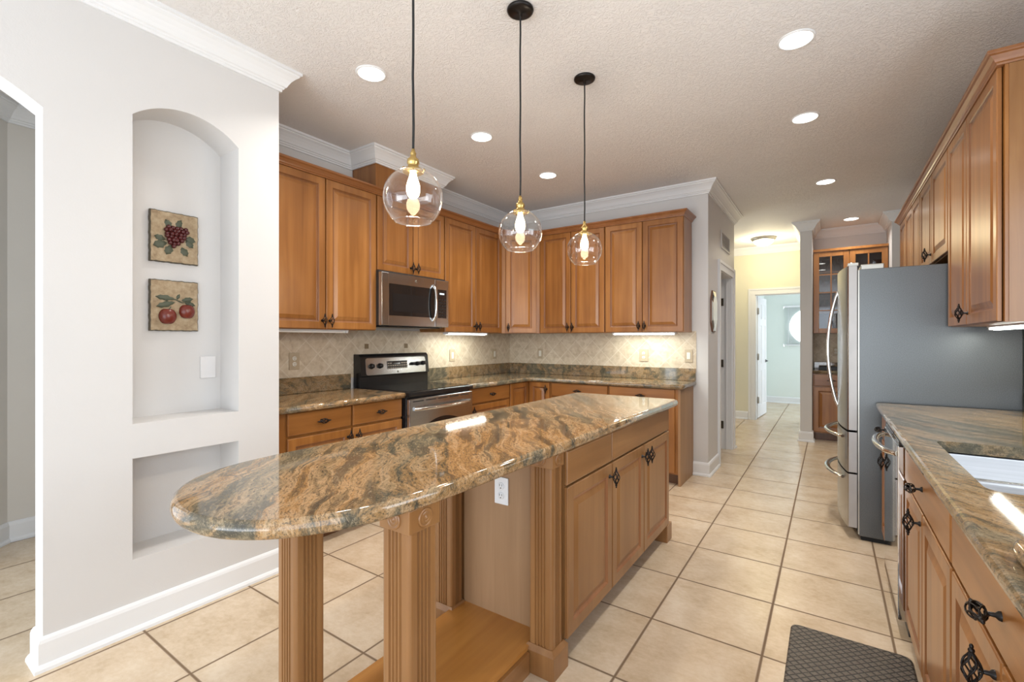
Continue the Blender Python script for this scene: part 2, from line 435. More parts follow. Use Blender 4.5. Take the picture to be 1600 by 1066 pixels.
    def mesh(s, name, mats):
        me = bpy.data.meshes.new(name)
        me.from_pydata(s.v, [], s.f)
        for m in mats: me.materials.append(M[m] if isinstance(m, str) else m)
        me.polygons.foreach_set('material_index', s.m)
        me.polygons.foreach_set('use_smooth', s.sm)
        bm = bmesh.new(); bm.from_mesh(me)
        bmesh.ops.recalc_face_normals(bm, faces=bm.faces); bm.to_mesh(me); bm.free()
        me.update(); return me

def wloc(o):
    p = Vector((0,0,0))
    while o is not None: p += Vector(o.location); o = o.parent
    return p
def obj(name, mb, mats, parent=None, local=False):
    """Link the shape as ONE mesh object. local: coordinates are already those of the parent."""
    if isinstance(mats, (str,)) or not isinstance(mats, (list, tuple)): mats = [mats]
    if local: c = Vector((0,0,0))
    else:
        xs, ys, zs = zip(*mb.v); c = Vector(((min(xs)+max(xs))/2, (min(ys)+max(ys))/2, min(zs)))
        mb.v = [(x-c.x, y-c.y, z-c.z) for x,y,z in mb.v]
    o = bpy.data.objects.new(name, mb.mesh(name, mats)); C.objects.link(o)
    if parent is not None:
        o.parent = parent
        if not local: c = c - wloc(parent)
    o.location = c
    return o
def tag(o, label, cat, group=None):
    o['label'] = label; o['category'] = cat
    if group: o['group'] = group
    return o
def thing(name, label, cat, loc=(0,0,0), rotz=0, group=None):
    o = bpy.data.objects.new(name, None); C.objects.link(o); o.empty_display_size = .1
    o.location = loc; o.rotation_euler = (0,0,rotz)
    return tag(o, label, cat, group)
def struct(name, mb, mats, parent=None):
    o = obj(name, mb, mats, parent)
    if parent is None: o['kind'] = 'structure'
    return o
def dup(root, loc, rotz, label, group=None):
    r = root.copy(); C.objects.link(r); r.location = loc; r.rotation_euler = (0,0,rotz); r['label'] = label
    if group: r['group'] = group
    for ch in list(root.children):
        c = ch.copy(); C.objects.link(c); c.parent = r
        for g in ch.children:
            d = g.copy(); C.objects.link(d); d.parent = c
    return r

# ------------------------------------------------------------------ the setting
CZ = 2.84
struct('floor', MB().box(-5.2, 1.3, -3.6, 11.6, -.10, 0), 'floor')
struct('ceiling', MB().box(-5.2, 1.3, -3.6, 11.6, CZ, CZ+.1), 'ceiling')

WX = -2.59                                     # face of the wall with the niches
def wing():
    mb = MB(); T1 = WX-.12; T2 = WX-.205
    mb.box(T1, WX, .482, .60, 0, CZ)
    mb.box(T2-.02, WX, .60, .771, 0, CZ)
    mb.box(T2-.02, WX, 1.226, 1.445, 0, CZ)
    mb.box(T2-.02, WX, .771, 1.226, 0, .322)
    mb.box(T2-.02, WX, .771, 1.226, .777, .933)
    mb.box(T2-.02, T2, .771, 1.226, .322, .777); mb.box(T2-.02, T2, .771, 1.226, .933, 2.5)
    # segmental head of the upper niche
    yc, hw, zs, rise = .9985, .2275, 2.329, .092
    R = (hw*hw+rise*rise)/(2*rise); n = 24
    def hz(y): return zs+rise-R+math.sqrt(max(0, R*R-(y-yc)**2))
    for i in range(n):
        a = .771+.455*i/n; b = .771+.455*(i+1)/n
        vs = [(x,y,z) for x in (WX,T2-.02) for y,z in ((a,hz(a)),(b,hz(b)),(b,CZ),(a,CZ))]
        mb.add(vs, [(0,1,2,3),(7,6,5,4),(0,4,5,1)])
    # arched opening to the next room
    yc, hw, zs = -.118, .60, 2.239
    R = hw/math.sin(math.radians(36)); zc = zs-R*math.cos(math.radians(36)); n = 28
    def az(y): return zc+math.sqrt(max(0, R*R-(y-yc)**2))
    for i in range(n):
        a = yc-hw+2*hw*i/n; b = yc-hw+2*hw*(i+1)/n
        vs = [(x,y,z) for x in (WX,T1) for y,z in ((a,az(a)),(b,az(b)),(b,CZ),(a,CZ))]
        mb.add(vs, [(0,1,2,3),(7,6,5,4),(0,4,5,1)])
    mb.box(T1, WX, -2.2, yc-hw, 0, CZ)
    mb.box(-3.29, T1, 1.345, 1.445, 0, CZ)
    return mb
struct('wall_left', wing(), 'wall')
struct('wall_range', MB().box(-3.41, -3.29, 1.345, 4.90, 0, CZ), 'wall')
struct('wall_back', MB().box(-3.29, -.965, 4.77, 4.89, 0, CZ), 'wall')
mb = MB(); mb.box(-1.085, -.965, 4.89, 5.34, 0, CZ); mb.box(-1.085, -.965, 6.10, 6.25, 0, CZ); mb.box(-1.085, -.965, 5.34, 6.10, 2.06, CZ)
mb.box(-4.0, -1.085, 6.13, 6.25, 0, CZ)
struct('wall_hall', mb, 'wall')
struct('wall_pantry', MB().box(-2.6, -2.5, 4.89, 6.13, 0, CZ), 'wall')
mb = MB(); mb.box(-4.0, -1.01, 8.60, 8.72, 0, CZ); mb.box(-1.01, -.185, 8.60, 8.72, 2.06, CZ)
struct('wall_hall_end', mb, 'wall_hall')
struct('wall_hall_side', MB().box(-4.1, -4.0, 6.13, 8.72, 0, CZ), 'wall_hall')
struct('wall_column', MB().box(-.315, -.185, 7.13, 8.72, 0, CZ), 'wall')
struct('wall_nook', MB().box(-.185, .735, 7.77, 7.87, 0, CZ), 'wall')
mb = MB(); mb.box(.615, .735, 7.13, 7.77, 0, CZ); mb.box(.735, 1.3, 7.13, 7.25, 0, CZ)
struct('wall_pier', mb, 'wall')
struct('wall_far_room', MB().box(-1.3, -.76+.36-.40, 11.25, 11.35, 0, CZ).box(.1, 1.3, 11.25, 11.35, 0, CZ).box(-.80, .1, 11.25, 11.35, 0, 1.18).box(-.80, .1, 11.25, 11.35, 2.02, CZ), 'wall_far')
struct('wall_far_left', MB().box(-1.27, -1.15, 8.72, 11.25, 0, CZ), 'wall_far')
struct('wall_right', MB().box(.93, 1.05, -3.4, -2.55, 0, CZ).box(.93, 1.05, .25, 1.20, 0, CZ).box(.93, 1.05, -2.55, .25, 2.28, CZ).box(.93, 1.05, 1.20, 2.30, 0, 1.15).box(.93, 1.05, 1.20, 2.30, 2.12, CZ).box(.93, 1.05, 2.30, 7.13, 0, CZ), 'wall')
struct('wall_family', MB().prism([(-4.08,.205),(-4.02,.265),(-4.41,.655),(-4.41,3.0),(-4.54,3.0),(-4.54,.60)], 0, CZ), 'wall_other')
struct('wall_family_end', MB().box(-4.41, -3.41, 2.9, 3.0, 0, CZ), 'wall_other')
# rear wall behind the camera with a wide glazed opening
struct('wall_front', MB().box(-5.2, -4.8, -3.5, -3.4, 0, CZ).box(-2.9, -2.7, -3.5, -3.4, 0, CZ).box(.9, 1.05, -3.5, -3.4, 0, CZ).box(-4.8, .9, -3.5, -3.4, 2.35, CZ), 'wall')

CROWN = [(0,-.115),(.012,-.115),(.013,-.103),(.020,-.100),(.022,-.092),(.030,-.088),(.036,-.074),(.048,-.054),(.064,-.036),(.078,-.026),(.080,-.018),(.090,-.015),(.090,0),(0,0)]
def crown(name, path, m='trim'):
    return struct(name, MB().sweep(path, [(o, CZ+z) for o, z in CROWN]), m)
crown('trim_1', [(WX,-2.2),(WX,1.445),(-3.29,1.445),(-3.29,2.46),(-2.99,2.46),(-2.99,3.22),(-3.29,3.22),(-3.29,4.77),(-.965,4.77),(-.965,6.25),(-4.0,6.25)])
crown('trim_2', [(-4.0,8.60),(-.315,8.60),(-.315,7.13),(-.185,7.13),(-.185,7.77),(.615,7.77),(.615,7.13),(.93,7.13),(.93,6.10)])
crown('trim_3', [(-4.02,.265),(-4.41,.655),(-4.41,2.9)])
BASE = [(0,0),(.030,0),(.029,.012),(.022,.022),(.016,.026),(.016,.108),(.012,.120),(.006,.128),(0,.130)]
def base(name, path): return struct(name, MB().sweep(path, BASE), 'trim')
base('baseboard_left', [(WX-.12,.482),(WX,.482),(WX,1.445),(-2.70,1.445)])
base('baseboard_back', [(-1.10,4.77),(-.965,4.77),(-.965,5.235)])
base('baseboard_hall', [(-.965,6.20),(-.965,6.25),(-1.6,6.25)])
base('baseboard_hall_end', [(-4.0,8.60),(-1.115,8.60)])
base('baseboard_column', [(-.315,8.55),(-.315,7.13),(-.185,7.13),(-.185,7.30)])
base('baseboard_far', [(-1.15,8.75),(-1.15,11.25),(.9,11.25)])
base('baseboard_family', [(-4.02,.265),(-4.41,.655),(-4.41,2.9)])

# tiled splashback between counters and wall cabinets, with a row of bronze insets
mb = MB(); mb.box(-3.29, -3.281, 1.46, 4.77, 1.0, 1.40); mb.box(-3.281, -1.072, 4.761, 4.77, 1.0, 1.40)
sp = struct('trim_4', mb, 'splash')
mb = MB()
for y in (2.60, 3.05): mb.box(-3.281, -3.2795, y-.021, y+.021, 1.238, 1.280, 0)
obj('tile_inset', mb, 'tan_plate', sp)

# pantry door casing and door, hall doorway casing and door
def casing_path(mb, pts, w=.085, t=.018): pass
mb = MB()
def casing_x(mb, x, y0, y1, zt, w=.10):     # casing on a wall facing +x
    for a, b in ((y0-w, y0), (y1, y1+w)): mb.box(x, x+.014, a, b, 0, zt)
    mb.box(x, x+.014, y0-w, y1+w, zt, zt+w)
    mb.box(x+.014, x+.022, y0-w, y0-w+.03, 0, zt+w-.03).box(x+.014, x+.022, y1+w-.03, y1+w, 0, zt+w-.03).box(x+.014, x+.022, y0-w, y1+w, zt+w-.03, zt+w)
def casing_y(mb, y, x0, x1, zt, w=.10):     # casing on a wall facing -y
    for a, b in ((x0-w, x0), (x1, x1+w)): mb.box(a, b, y-.014, y, 0, zt)
    mb.box(x0-w, x1+w, y-.014, y, zt, zt+w)
    mb.box(x0-w, x0-w+.03, y-.022, y-.014, 0, zt+w-.03).box(x1+w-.03, x1+w, y-.022, y-.014, 0, zt+w-.03).box(x0-w, x1+w, y-.022, y-.014, zt+w-.03, zt+w)
casing_x(mb, -.965, 5.34, 6.10, 2.06)
mb.box(-1.085, -.965, 5.34, 5.352, 0, 2.06).box(-1.085, -.965, 6.088, 6.10, 0, 2.06).box(-1.085, -.965, 5.34, 6.10, 2.048, 2.06)
mb.box(-1.03, -1.018, 6.076, 6.088, 0, 2.05)
struct('trim_5', mb, 'trim')
mb = MB(); casing_y(mb, 8.60, -1.01, -.20, 2.06)
mb.box(-1.01, -.998, 8.60, 8.72, 0, 2.06).box(-1.01, -.2, 8.60, 8.72, 2.048, 2.06)
struct('trim_6', mb, 'trim')

def panel_door(w, h, t=.035):
    """six-panel style slab in local coords: x 0..w, y 0..t, z 0..h, both faces moulded"""
    mb = MB(); mb.box(0, w, .006, t-.006, 0, h)
    xs = [(.11, w/2-.045), (w/2+.045, w-.11)]
    zsp = [(.20, .78), (.90, 1.55), (1.66, h-.12)]
    cut_x = [0, .11, w/2-.045, w/2+.045, w-.11, w]
    for yf, ym in ((0, .006), (t, t-.006)):
        y0, y1 = min(yf,ym), max(yf,ym)
        for a, b in ((0,.11), (w/2-.045,w/2+.045), (w-.11,w)): mb.box(a, b, y0, y1, 0, h)
        for a, b in xs:
            zz = [0]+[q for p in zsp for q in p]+[h]
            for i in range(0, len(zz), 2): mb.box(a, b, y0, y1, zz[i], zz[i+1])
            for z0, z1 in zsp:
                yy = yf+(.002 if yf == 0 else -.002)
                lo = [(a+.02,z0+.02),(b-.02,z0+.02),(b-.02,z1-.02),(a+.02,z1-.02)]
                li = [(a+.045,z0+.045),(b-.045,z0+.045),(b-.045,z1-.045),(a+.045,z1-.045)]
                mb.rings([[(x,ym,z) for x,z in lo], [(x,yy,z) for x,z in li]])
    return mb
# pantry door stands open into the pantry, hinged on the far jamb
d1 = bpy.data.objects.new('door_1', panel_door(.74, 2.03).mesh('door_1', ['trim'])); C.objects.link(d1); d1['kind'] = 'structure'
d1.location = (-1.092, 6.084, .012); d1.rotation_euler = (0,0,math.radians(184))
for z in (.28, 1.02, 1.76):
    o = obj('hinge', MB().box(-.004, .036, -.012, .0, -.045, .045).lathe([(0,-.05),(.007,-.05),(.007,.05),(0,.05)], (-.002,-.008,0), 10), 'hinge', None, local=True)
    o.parent = d1; o.rotation_euler = (0,0,-d1.rotation_euler.z)
    o.location = Matrix.Rotation(-d1.rotation_euler.z, 3, 'Z') @ Vector((.0, .006, z))
d2 = bpy.data.objects.new('door_2', panel_door(.76, 2.03).mesh('door_2', ['trim'])); C.objects.link(d2); d2['kind'] = 'structure'
d2.location = (-.988, 8.73, .015); d2.rotation_euler = (0,0,math.radians(86))
for z in (.30, 1.02, 1.78):
    obj('hinge', MB().box(-.012, .004, -.022, .022, z-.05, z+.05).lathe([(0,z-.055),(.007,z-.055),(.007,z+.055),(0,z+.055)], (-.008,-.006,0), 10), 'nickel', d2, local=True)
mb = MB(); mb.lathe([(0,0),(.028,0),(.028,.006),(.01,.008),(.01,.03),(0,.03)], (.70,-.001,.93), 16, axis='y').xf(Matrix.Identity(4))
mb.v = [(x,-abs(y) if True else y,z) for x,y,z in mb.v]
mb.tube([(.70,-.03,.93),(.66,-.036,.93),(.60,-.036,.93)], .008, 8)
obj('door_handle', mb, 'bronze', d2, local=True)

# far-room window: round-topped glass with a raised-slat blind
mb = MB(); R = .36; cx, cz = -.33, 1.60
ring_o = [(-.80,1.18),(.1,1.18),(.1,2.02),(-.80,2.02)]
n = 48; pts = [(cx+R*math.cos(2*PI*i/n), cz+R*math.sin(2*PI*i/n)) for i in range(n)]
def sq(i):
    a = 2*PI*i/n; dx, dz = math.cos(a), math.sin(a)
    k = min((.45 if dx < 0 else .45)/max(1e-6,abs(dx)), .42/max(1e-6,abs(dz)))
    return (-.35+dx*k, 1.60+dz*k)
mb.rings([[(sq(i)[0],11.25,sq(i)[1]) for i in range(n)], [(p[0],11.25,p[1]) for p in pts], [(p[0],11.33,p[1]) for p in pts]], cap=False)
win = struct('window_1', mb, 'wall_far')
obj('glass_pane', MB().add([(p[0],11.33,p[1]) for p in pts], [tuple(range(n))]), 'daysky', win)
mb = MB()
mb.box(-.775, .08, 11.19, 11.24, 1.99, 2.03, 0, .004); mb.box(-.775, .08, 11.20, 11.235, 1.20, 1.225, 0, .004)
for k in range(30):
    z = 1.235+.0252*k; mb.add([(-.765,11.197,z),(.07,11.197,z),(.07,11.233,z+.004),(-.765,11.233,z+.004)], [(0,1,2,3)])
for x in (-.66, -.05): mb.box(x-.002, x+.002, 11.195, 11.198, 1.21, 2.0)
bl = obj('window_blind', mb, 'white_plastic'); tag(bl, 'white slatted blind over the round far-room window', 'blind')
obj('tilt_wand', MB().tube([(-.70,11.19,1.99),(-.70,11.185,1.14)], .004, 6), 'white_plastic', bl)

# window over the sink (outside the picture, gives the daylight from the right)
mb = MB(); mb.box(.94, .99, 1.20, 1.25, 1.15, 2.12).box(.94, .99, 2.25, 2.30, 1.15, 2.12).box(.94, .99, 1.25, 2.25, 1.15, 1.20).box(.94, .99, 1.25, 2.25, 2.07, 2.12).box(.95,.98,1.73,1.77,1.20,2.07)
struct('window_2', mb, 'trim')

# ------------------------------------------------------------------ cabinet kit
def rect(x0, x1, z0, z1, i, y): return [(x0+i,y,z0+i),(x1-i,y,z0+i),(x1-i,y,z1-i),(x0+i,y,z1-i)]
def raised_door(x0, x1, z0, z1, t=.020, fr=.056):
    mb = MB(); R = lambda i, y: rect(x0, x1, z0, z1, i, y)
    fr = min(fr, (x1-x0)*.23)
    lo = [R(0,-.004), R(0,-t+.004), R(.0015,-t+.0015), R(.004,-t), R(fr-.006,-t), R(fr-.002,-t+.003), R(fr+.002,-t+.008), R(fr+.009,-t+.009), R(fr+.013,-t+.008), R(fr+.034,-t+.001), R(fr+.037,-t)]
    mb.rings(lo, [0,0,0,0,1,1,1,1,0,0,0]); mb.add(lo[0], [(0,1,2,3)])
    return mb
def slab_front(x0, x1, z0, z1, t=.020):
    mb = MB(); R = lambda i, y: rect(x0, x1, z0, z1, i, y)
    lo = [R(0,-.004), R(0,-t+.006), R(.002,-t+.002), R(.007,-t)]
    mb.rings(lo); mb.add(lo[0], [(0,1,2,3)]); return mb
def glass_frame(x0, x1, z0, z1, t=.02, fr=.06, nx=2, nz=4, bar=.016):
    mb = MB()
    mb.box(x0, x0+fr, -t, 0, z0, z1, 0, .003).box(x1-fr, x1, -t, 0, z0, z1, 0, .003)
    mb.box(x0+fr, x1-fr, -t, 0, z0, z0+fr, 0, .003).box(x0+fr, x1-fr, -t, 0, z1-fr, z1, 0, .003)
    for i in range(1, nx):
        x = x0+fr+(x1-x0-2*fr)*i/nx; mb.box(x-bar/2, x+bar/2, -t+.003, -.004, z0+fr, z1-fr)
    for i in range(1, nz):
        z = z0+fr+(z1-z0-2*fr)*i/nz; mb.box(x0+fr, x1-fr, -t+.004, -.005, z-bar/2, z+bar/2)
    return mb
def pull_mesh():
    """twisted birdcage pull, upright, base at the origin, standing out along -y"""
    mb = MB(); Lh = .033; off = -.034
    for k in range(10):
        pts = []
        for i in range(11):
            u = i/10; a = 2*PI*k/5 + u*(2.4 if k < 5 else -2.4)
            r = .0020+.0140*math.sin(PI*u)**1.1
            pts.append((r*math.cos(a), off+r*math.sin(a), -Lh+2*Lh*u))
        mb.tube(pts, .0019, 5, caps=False)
    for s in (-1, 1):
        mb.ball((0,off,s*(Lh+.003)), .0058, 0, 8, 6); mb.ball((0,off,s*(Lh+.011)), .0038, 0, 8, 6, (1,1,1.5))
    mb.tube([(0,0,0),(0,-.004,0),(0,-.008,0),(0,-.024,0)], [.010,.009,.0048,.0042], 8)
    return mb
PULL = pull_mesh().mesh('handle', ['bronze'])
def add_pull(parent, x, z, upright=True):
    o = bpy.data.objects.new('handle', PULL); C.objects.link(o); o.parent = parent
    o.location = (x, -.020, z); o.rotation_euler = (0, 0 if upright else PI/2, 0); return o
def cabinet(name, label, cat, loc, rotz, w, zr, depth, doors=(), drawers=(), kick=0, mats=('wood','wood_h','groove'), body=None, group=None, x_from=0):
    """local frame: x across the front, y back from the face, z up; doors (x0,x1,z0,z1,pull_x|None,pull_z)"""
    t = thing(name, label, cat, loc, rotz, group)
    z0, z1 = zr
    b = body or MB().box(x_from, w, .0005, depth, z0+kick, z1)
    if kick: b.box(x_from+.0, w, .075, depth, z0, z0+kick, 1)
    obj('body', b, [mats[0], 'darkwood'], t, local=True)
    for d in doors:
        o = obj('door', raised_door(*d[:4]), [mats[0], mats[2]], t, local=True)
        if len(d) > 4 and d[4] is not None: add_pull(o, d[4], d[5])
    for d in drawers:
        o = obj('drawer', slab_front(*d[:4]), mats[1], t, local=True)
        if len(d) > 4 and d[4] is not None: add_pull(o, d[4], d[5], False)
    return t
R90 = PI/2
UB, UT, UD = 1.388, 2.462, .31          # wall cabinets: underside, top of doors, depth
PZ = UB+.062                            # their pulls
# --- wall cabinets on the range wall (local x = world y)
FX = -2.98
def wall_cab(label, y0, y1, doors, zb=UB):
    return cabinet('wall_cabinet', label, 'cabinet', (FX, y0, 0), R90, y1-y0, (zb, 2.475), UD, doors)
wall_cab('maple wall cabinet with two raised-panel doors, left of the microwave', 1.45, 2.445,
    [(.10,.540,UB+.004,UT,.515,PZ), (.548,.990,UB+.004,UT,.573,PZ)])
wall_cab('short maple wall cabinet directly above the microwave', 2.447, 3.233,
    [(.006,.386,1.872,UT,.360,1.872+.055), (.394,.780,1.872,UT,.420,1.872+.055)], zb=1.868)
wall_cab('maple wall cabinet with two doors, between the microwave and the corner cabinet', 3.235, 4.158,
    [(.008,.455,UB+.004,UT,.432,PZ), (.463,.915,UB+.004,UT,.488,PZ)])
# diagonal corner cabinet
ang = math.atan2(.28, .30)
t = thing('corner_cabinet', 'diagonal corner wall cabinet with one tall raised-panel door', 'cabinet', (-2.974, 4.1615, 0), ang)
wd = math.hypot(.30, .28)
b = MB()
ca, sa = math.cos(-ang), math.sin(-ang)
def tl(x, y): dx, dy = x+2.974, y-4.1615; return (ca*dx-sa*dy, sa*dx+ca*dy)
b.prism([tl(*p) for p in ((-2.974,4.162),(-2.66,4.455),(-2.66,4.755),(-3.275,4.755),(-3.275,4.162))], UB, 2.475)
obj('body', b, ['wood'], t, local=True)
o = obj('door', raised_door(.045, wd-.025, UB+.004, UT), ['wood','groove'], t, local=True); add_pull(o, .068, PZ)
# --- wall cabinets on the back wall
def back_cab(label, x0, x1, doors, extra=0):
    return cabinet('wall_cabinet', label, 'cabinet', (x0, 4.46, 0), 0, x1-x0, (UB, 2.475), .295, doors)
back_cab('maple wall cabinet with two doors, right of the diagonal corner cabinet', -2.655, -1.886,
    [(.006,.380,UB+.004,UT,.356,PZ), (.388,.763,UB+.004,UT,.412,PZ)])
back_cab('maple wall cabinet at the right end of the back wall, above the lit lamp bar', -1.884, -1.112,
    [(.006,.381,UB+.004,UT,.357,PZ), (.389,.768,UB+.004,UT,.413,PZ)])
SC_CROWN = [(-.02,2.463),(.004,2.463),(.006,2.470),(.012,2.474),(.016,2.484),(.028,2.498),(.036,2.502),(.040,2.506),(.040,2.517),(-.02,2.517)]
o = obj('cabinet_crown', MB().sweep([(-2.96,1.45),(-2.96,4.158),(-2.66,4.44),(-1.112,4.44),(-1.112,4.76)], SC_CROWN), 'crownwood')
tag(o, 'stained wood crown moulding running over the range-wall and back-wall cabinets', 'moulding')
o = obj('duct_cover', MB().box(-3.285, -2.992, 2.462, 3.218, 2.478, 2.730, 0, .002), 'wood'); tag(o, 'plain wood box boxing in the duct above the microwave cabinet', 'box')

# --- base cabinets, range wall
BX = -2.71; DT, DB, DO = .866, .728, .712       # drawer top and bottom, door top
DZ = .797
cabinet('base_cabinet', 'maple base cabinet left of the range, two drawers over two doors', 'cabinet', (BX, 1.45, 0), R90, 1.018, (0,.872), .575,
    [(.105,.556,.115,DO,.530,DO-.055), (.572,1.012,.115,DO,.600,DO-.055)],
    [(.105,.556,DB,DT,.330,DZ), (.572,1.012,DB,DT,.792,DZ)], kick=.10)
cabinet('base_cabinet', 'narrow maple base cabinet right of the range, one drawer over one door', 'cabinet', (BX, 3.252, 0), R90, .663, (0,.872), .575,
    [(.012,.652,.115,DO,.045,DO-.055)], [(.012,.652,DB,DT,.33,DZ)], kick=.10)
# inside-corner cabinet with two narrow doors meeting at right angles
t = thing('corner_base_cabinet', 'maple corner base cabinet with two narrow doors meeting at a right angle', 'cabinet', (BX, 3.917, 0), R90)
b = MB(); b.prism([(0,0),(.373,0),(.373,-.29),(.838,-.29),(.838,.575),(0,.575)], .10, .872)
b.box(.0,.838,.075,.575,0,.10,1)
obj('body', b, ['wood','darkwood'], t, local=True)
obj('door', raised_door(.008, .352, .115, DT), ['wood','groove'], t, local=True)
o = obj('door', raised_door(.022, .275, .115, DT), ['wood','groove'], t, local=True)
o.location = (.373, 0, 0); o.rotation_euler = (0,0,-R90); add_pull(o, .245, DT-.07)
# --- base cabinets, back wall
YF = 4.29
def back_base(label, x0, x1, drawers, doors, xe=0):
    return cabinet('base_cabinet', label, 'cabinet', (x0, YF, 0), 0, x1-x0, (0,.872), .47, doors, drawers, kick=.10)
back_base('maple back-wall base cabinet beside the corner, wide drawer on top', -2.419, -1.779, [(.010,.632,DB,DT,.322,DZ)],
    [(.010,.317,.115,DO,.292,DO-.055), (.325,.632,.115,DO,.350,DO-.055)])
t = back_base('maple base cabinet at the open right end of the back wall', -1.777, -1.12, [(.010,.630,DB,DT,.325,DZ)],
    [(.010,.317,.115,DO,.292,DO-.055), (.325,.630,.115,DO,.350,DO-.055)])
b = MB(); b.prism([(.657,-.004),(.677,-.004),(.677,.478),(.657,.478)], .0, .872)
obj('end_panel', b, 'panelwood', t, local=True)

# ------------------------------------------------------------------ stone tops
def offset_poly(P, d):
    n = len(P); out = []
    for i in range(n):
        a, b, c = Vector(P[i-1]), Vector(P[i]), Vector(P[(i+1)%n])
        d0 = (b-a).normalized(); d1 = (c-b).normalized()
        n0 = Vector((-d0.y,d0.x)); n1 = Vector((-d1.y,d1.x)); m = n0+n1; m = m/max(.3, m.dot(n0))
        out.append((b.x+m.x*d, b.y+m.y*d))
    return out
def bullnose(P, z0, z1, r=None, seg=6):
    """counter-clockwise outline with rounded edges"""
    h = (z1-z0)/2; r = r or h; mb = MB(); loops = []
    for i in range(seg+1):
        a = -PI/2+PI*i/seg
        d = r*(1-math.cos(a)); loops.append([(x,y,(z0+z1)/2+h*math.sin(a)) for x,y in offset_poly(P, d)])
    mb.rings(loops, smooth=True); mb.add(loops[0], [tuple(range(len(P)))])
    return mb
def corner(c, r, a0, a1, n=6): return [(c[0]+r*math.cos(math.radians(a0+(a1-a0)*i/n)), c[1]+r*math.sin(math.radians(a0+(a1-a0)*i/n))) for i in range(n+1)]
CT0, CT1 = .873, .914
# left of range
mb = bullnose([(-3.285,1.448),(-2.648,1.448),(-2.648,2.462),(-3.285,2.462)], CT0, CT1, .012)
t = thing('countertop', 'short brown granite countertop left of the range', 'countertop', (-2.97,1.95,CT0))
obj('slab', mb, 'granite', t)
obj('backsplash', MB().box(-3.280, -3.262, 1.47, 2.43, CT1+.0005, 1.035, 0, .003), 'granite_dull', t)
obj('side_splash', MB().box(-3.262, -2.70, 1.4465, 1.466, CT1+.0005, .990, 0, .003), 'granite', t)
# corner run
t = thing('countertop', 'long L-shaped granite countertop from the range round to the back wall end', 'countertop', (-2.6,4.3,CT0))
P = [(-3.278,3.246),(-2.648,3.246)] + [(-2.648,4.215),(-2.618,4.245)] + [(-1.13,4.245)] + corner((-1.10,4.275),.03,-90,0,4)[1:] + [(-1.07,4.758),(-3.278,4.758)]
obj('slab', bullnose(P, CT0, CT1, .012), 'granite_dull', t)
mb = MB(); mb.box(-3.280, -3.262, 3.25, 4.757, CT1+.0005, 1.035, 0, .003); mb.box(-3.262, -1.074, 4.742, 4.760, CT1+.0005, 1.035, 0, .003)
obj('backsplash', mb, 'granite_dull', t)

# ------------------------------------------------------------------ island
isl = thing('kitchen_island', 'maple kitchen island with fluted posts and an open near end', 'island', (-1.19, 2.3, 0))
IX = -.885
# body of the cupboard part
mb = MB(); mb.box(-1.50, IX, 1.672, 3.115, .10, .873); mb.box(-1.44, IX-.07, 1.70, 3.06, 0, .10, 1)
obj('body', mb, ['wood_i','darkwood'], isl)
obj('end_panel', MB().box(-1.402, -.975, 1.664, 1.671, .10, .873), 'panelwood', isl)
def to_island(mb):   # fronts built in a face frame with local x = world y, facing +x
    return mb.xf(Matrix.Translation((IX, 0, 0)) @ Matrix.Rotation(R90, 4, 'Z'))
def island_front(kind, d, pull=None):
    mb = raised_door(*d) if kind == 'door' else slab_front(*d)
    o = bpy.data.objects.new(kind, mb.mesh(kind, ['wood_i','groove_i'] if kind == 'door' else ['wood_ih'])); C.objects.link(o)
    o.parent = isl; o.location = Vector((IX,0,0))-wloc(isl); o.rotation_euler = (0,0,R90)
    if pull: add_pull(o, pull[0], pull[1])
    return o
island_front('door', (1.668,2.126,.112,.718), (2.094,.662))
island_front('door', (2.136,2.592,.112,.718), (2.560,.662))
island_front('door', (2.600,3.090,.112,.718), (2.632,.662))
island_front('drawer', (1.668,2.126,.728,.864)); island_front('drawer', (2.136,3.090,.728,.864))
# fluted posts
def fluted(x0, x1, y0, y1, z0, z1, n=4):
    """square shaft, four grooves on each face, a bead at every corner"""
    mb = MB(); w = x1-x0; pts = []
    bead = .013; 
    def face(ax, ay, bx, by):
        dx, dy = (bx-ax), (by-ay); Lf = math.hypot(dx,dy); dx/=Lf; dy/=Lf; nx, ny = -dy, dx   # inward normal for ccw order
        m0 = bead*2; span = Lf-2*m0; gw = span/n
        res = []
        # quarter-round bead at the start corner
        for i in range(5):
            a = PI/2*i/4
            # corner arc centre
            cx, cy = ax+dx*bead+nx*bead, ay+dy*bead+ny*bead
            res.append((cx - dx*bead*math.cos(a) - nx*bead*math.sin(a), cy - dy*bead*math.cos(a) - ny*bead*math.sin(a)))
        res.append((ax+dx*(m0-.004), ay+dy*(m0-.004)))
        for k in range(n):
            s = m0+gw*k
            for u, dep in ((.14,0),(.22,.004),(.36,.0065),(.64,.0065),(.78,.004),(.86,0)):
                res.append((ax+dx*(s+gw*u)+nx*dep, ay+dy*(s+gw*u)+ny*dep))
        return res
    cs = [(x0,y0),(x1,y0),(x1,y1),(x0,y1)]
    for i in range(4): pts += face(*cs[i], *cs[(i+1)%4])
    return mb.prism(pts, z0, z1)
def rosette(mb, c, axis, r=.026):
    prof = [(r,0),(r,.003),(r*.86,.006),(r*.74,.003),(r*.60,.003),(r*.48,.007),(r*.36,.003),(r*.22,.004),(.0,.008)]
    sgn = 1 if axis == 'x' else -1
    return mb.lathe([(a, sgn*b) for a, b in prof], c, 20, axis=axis)
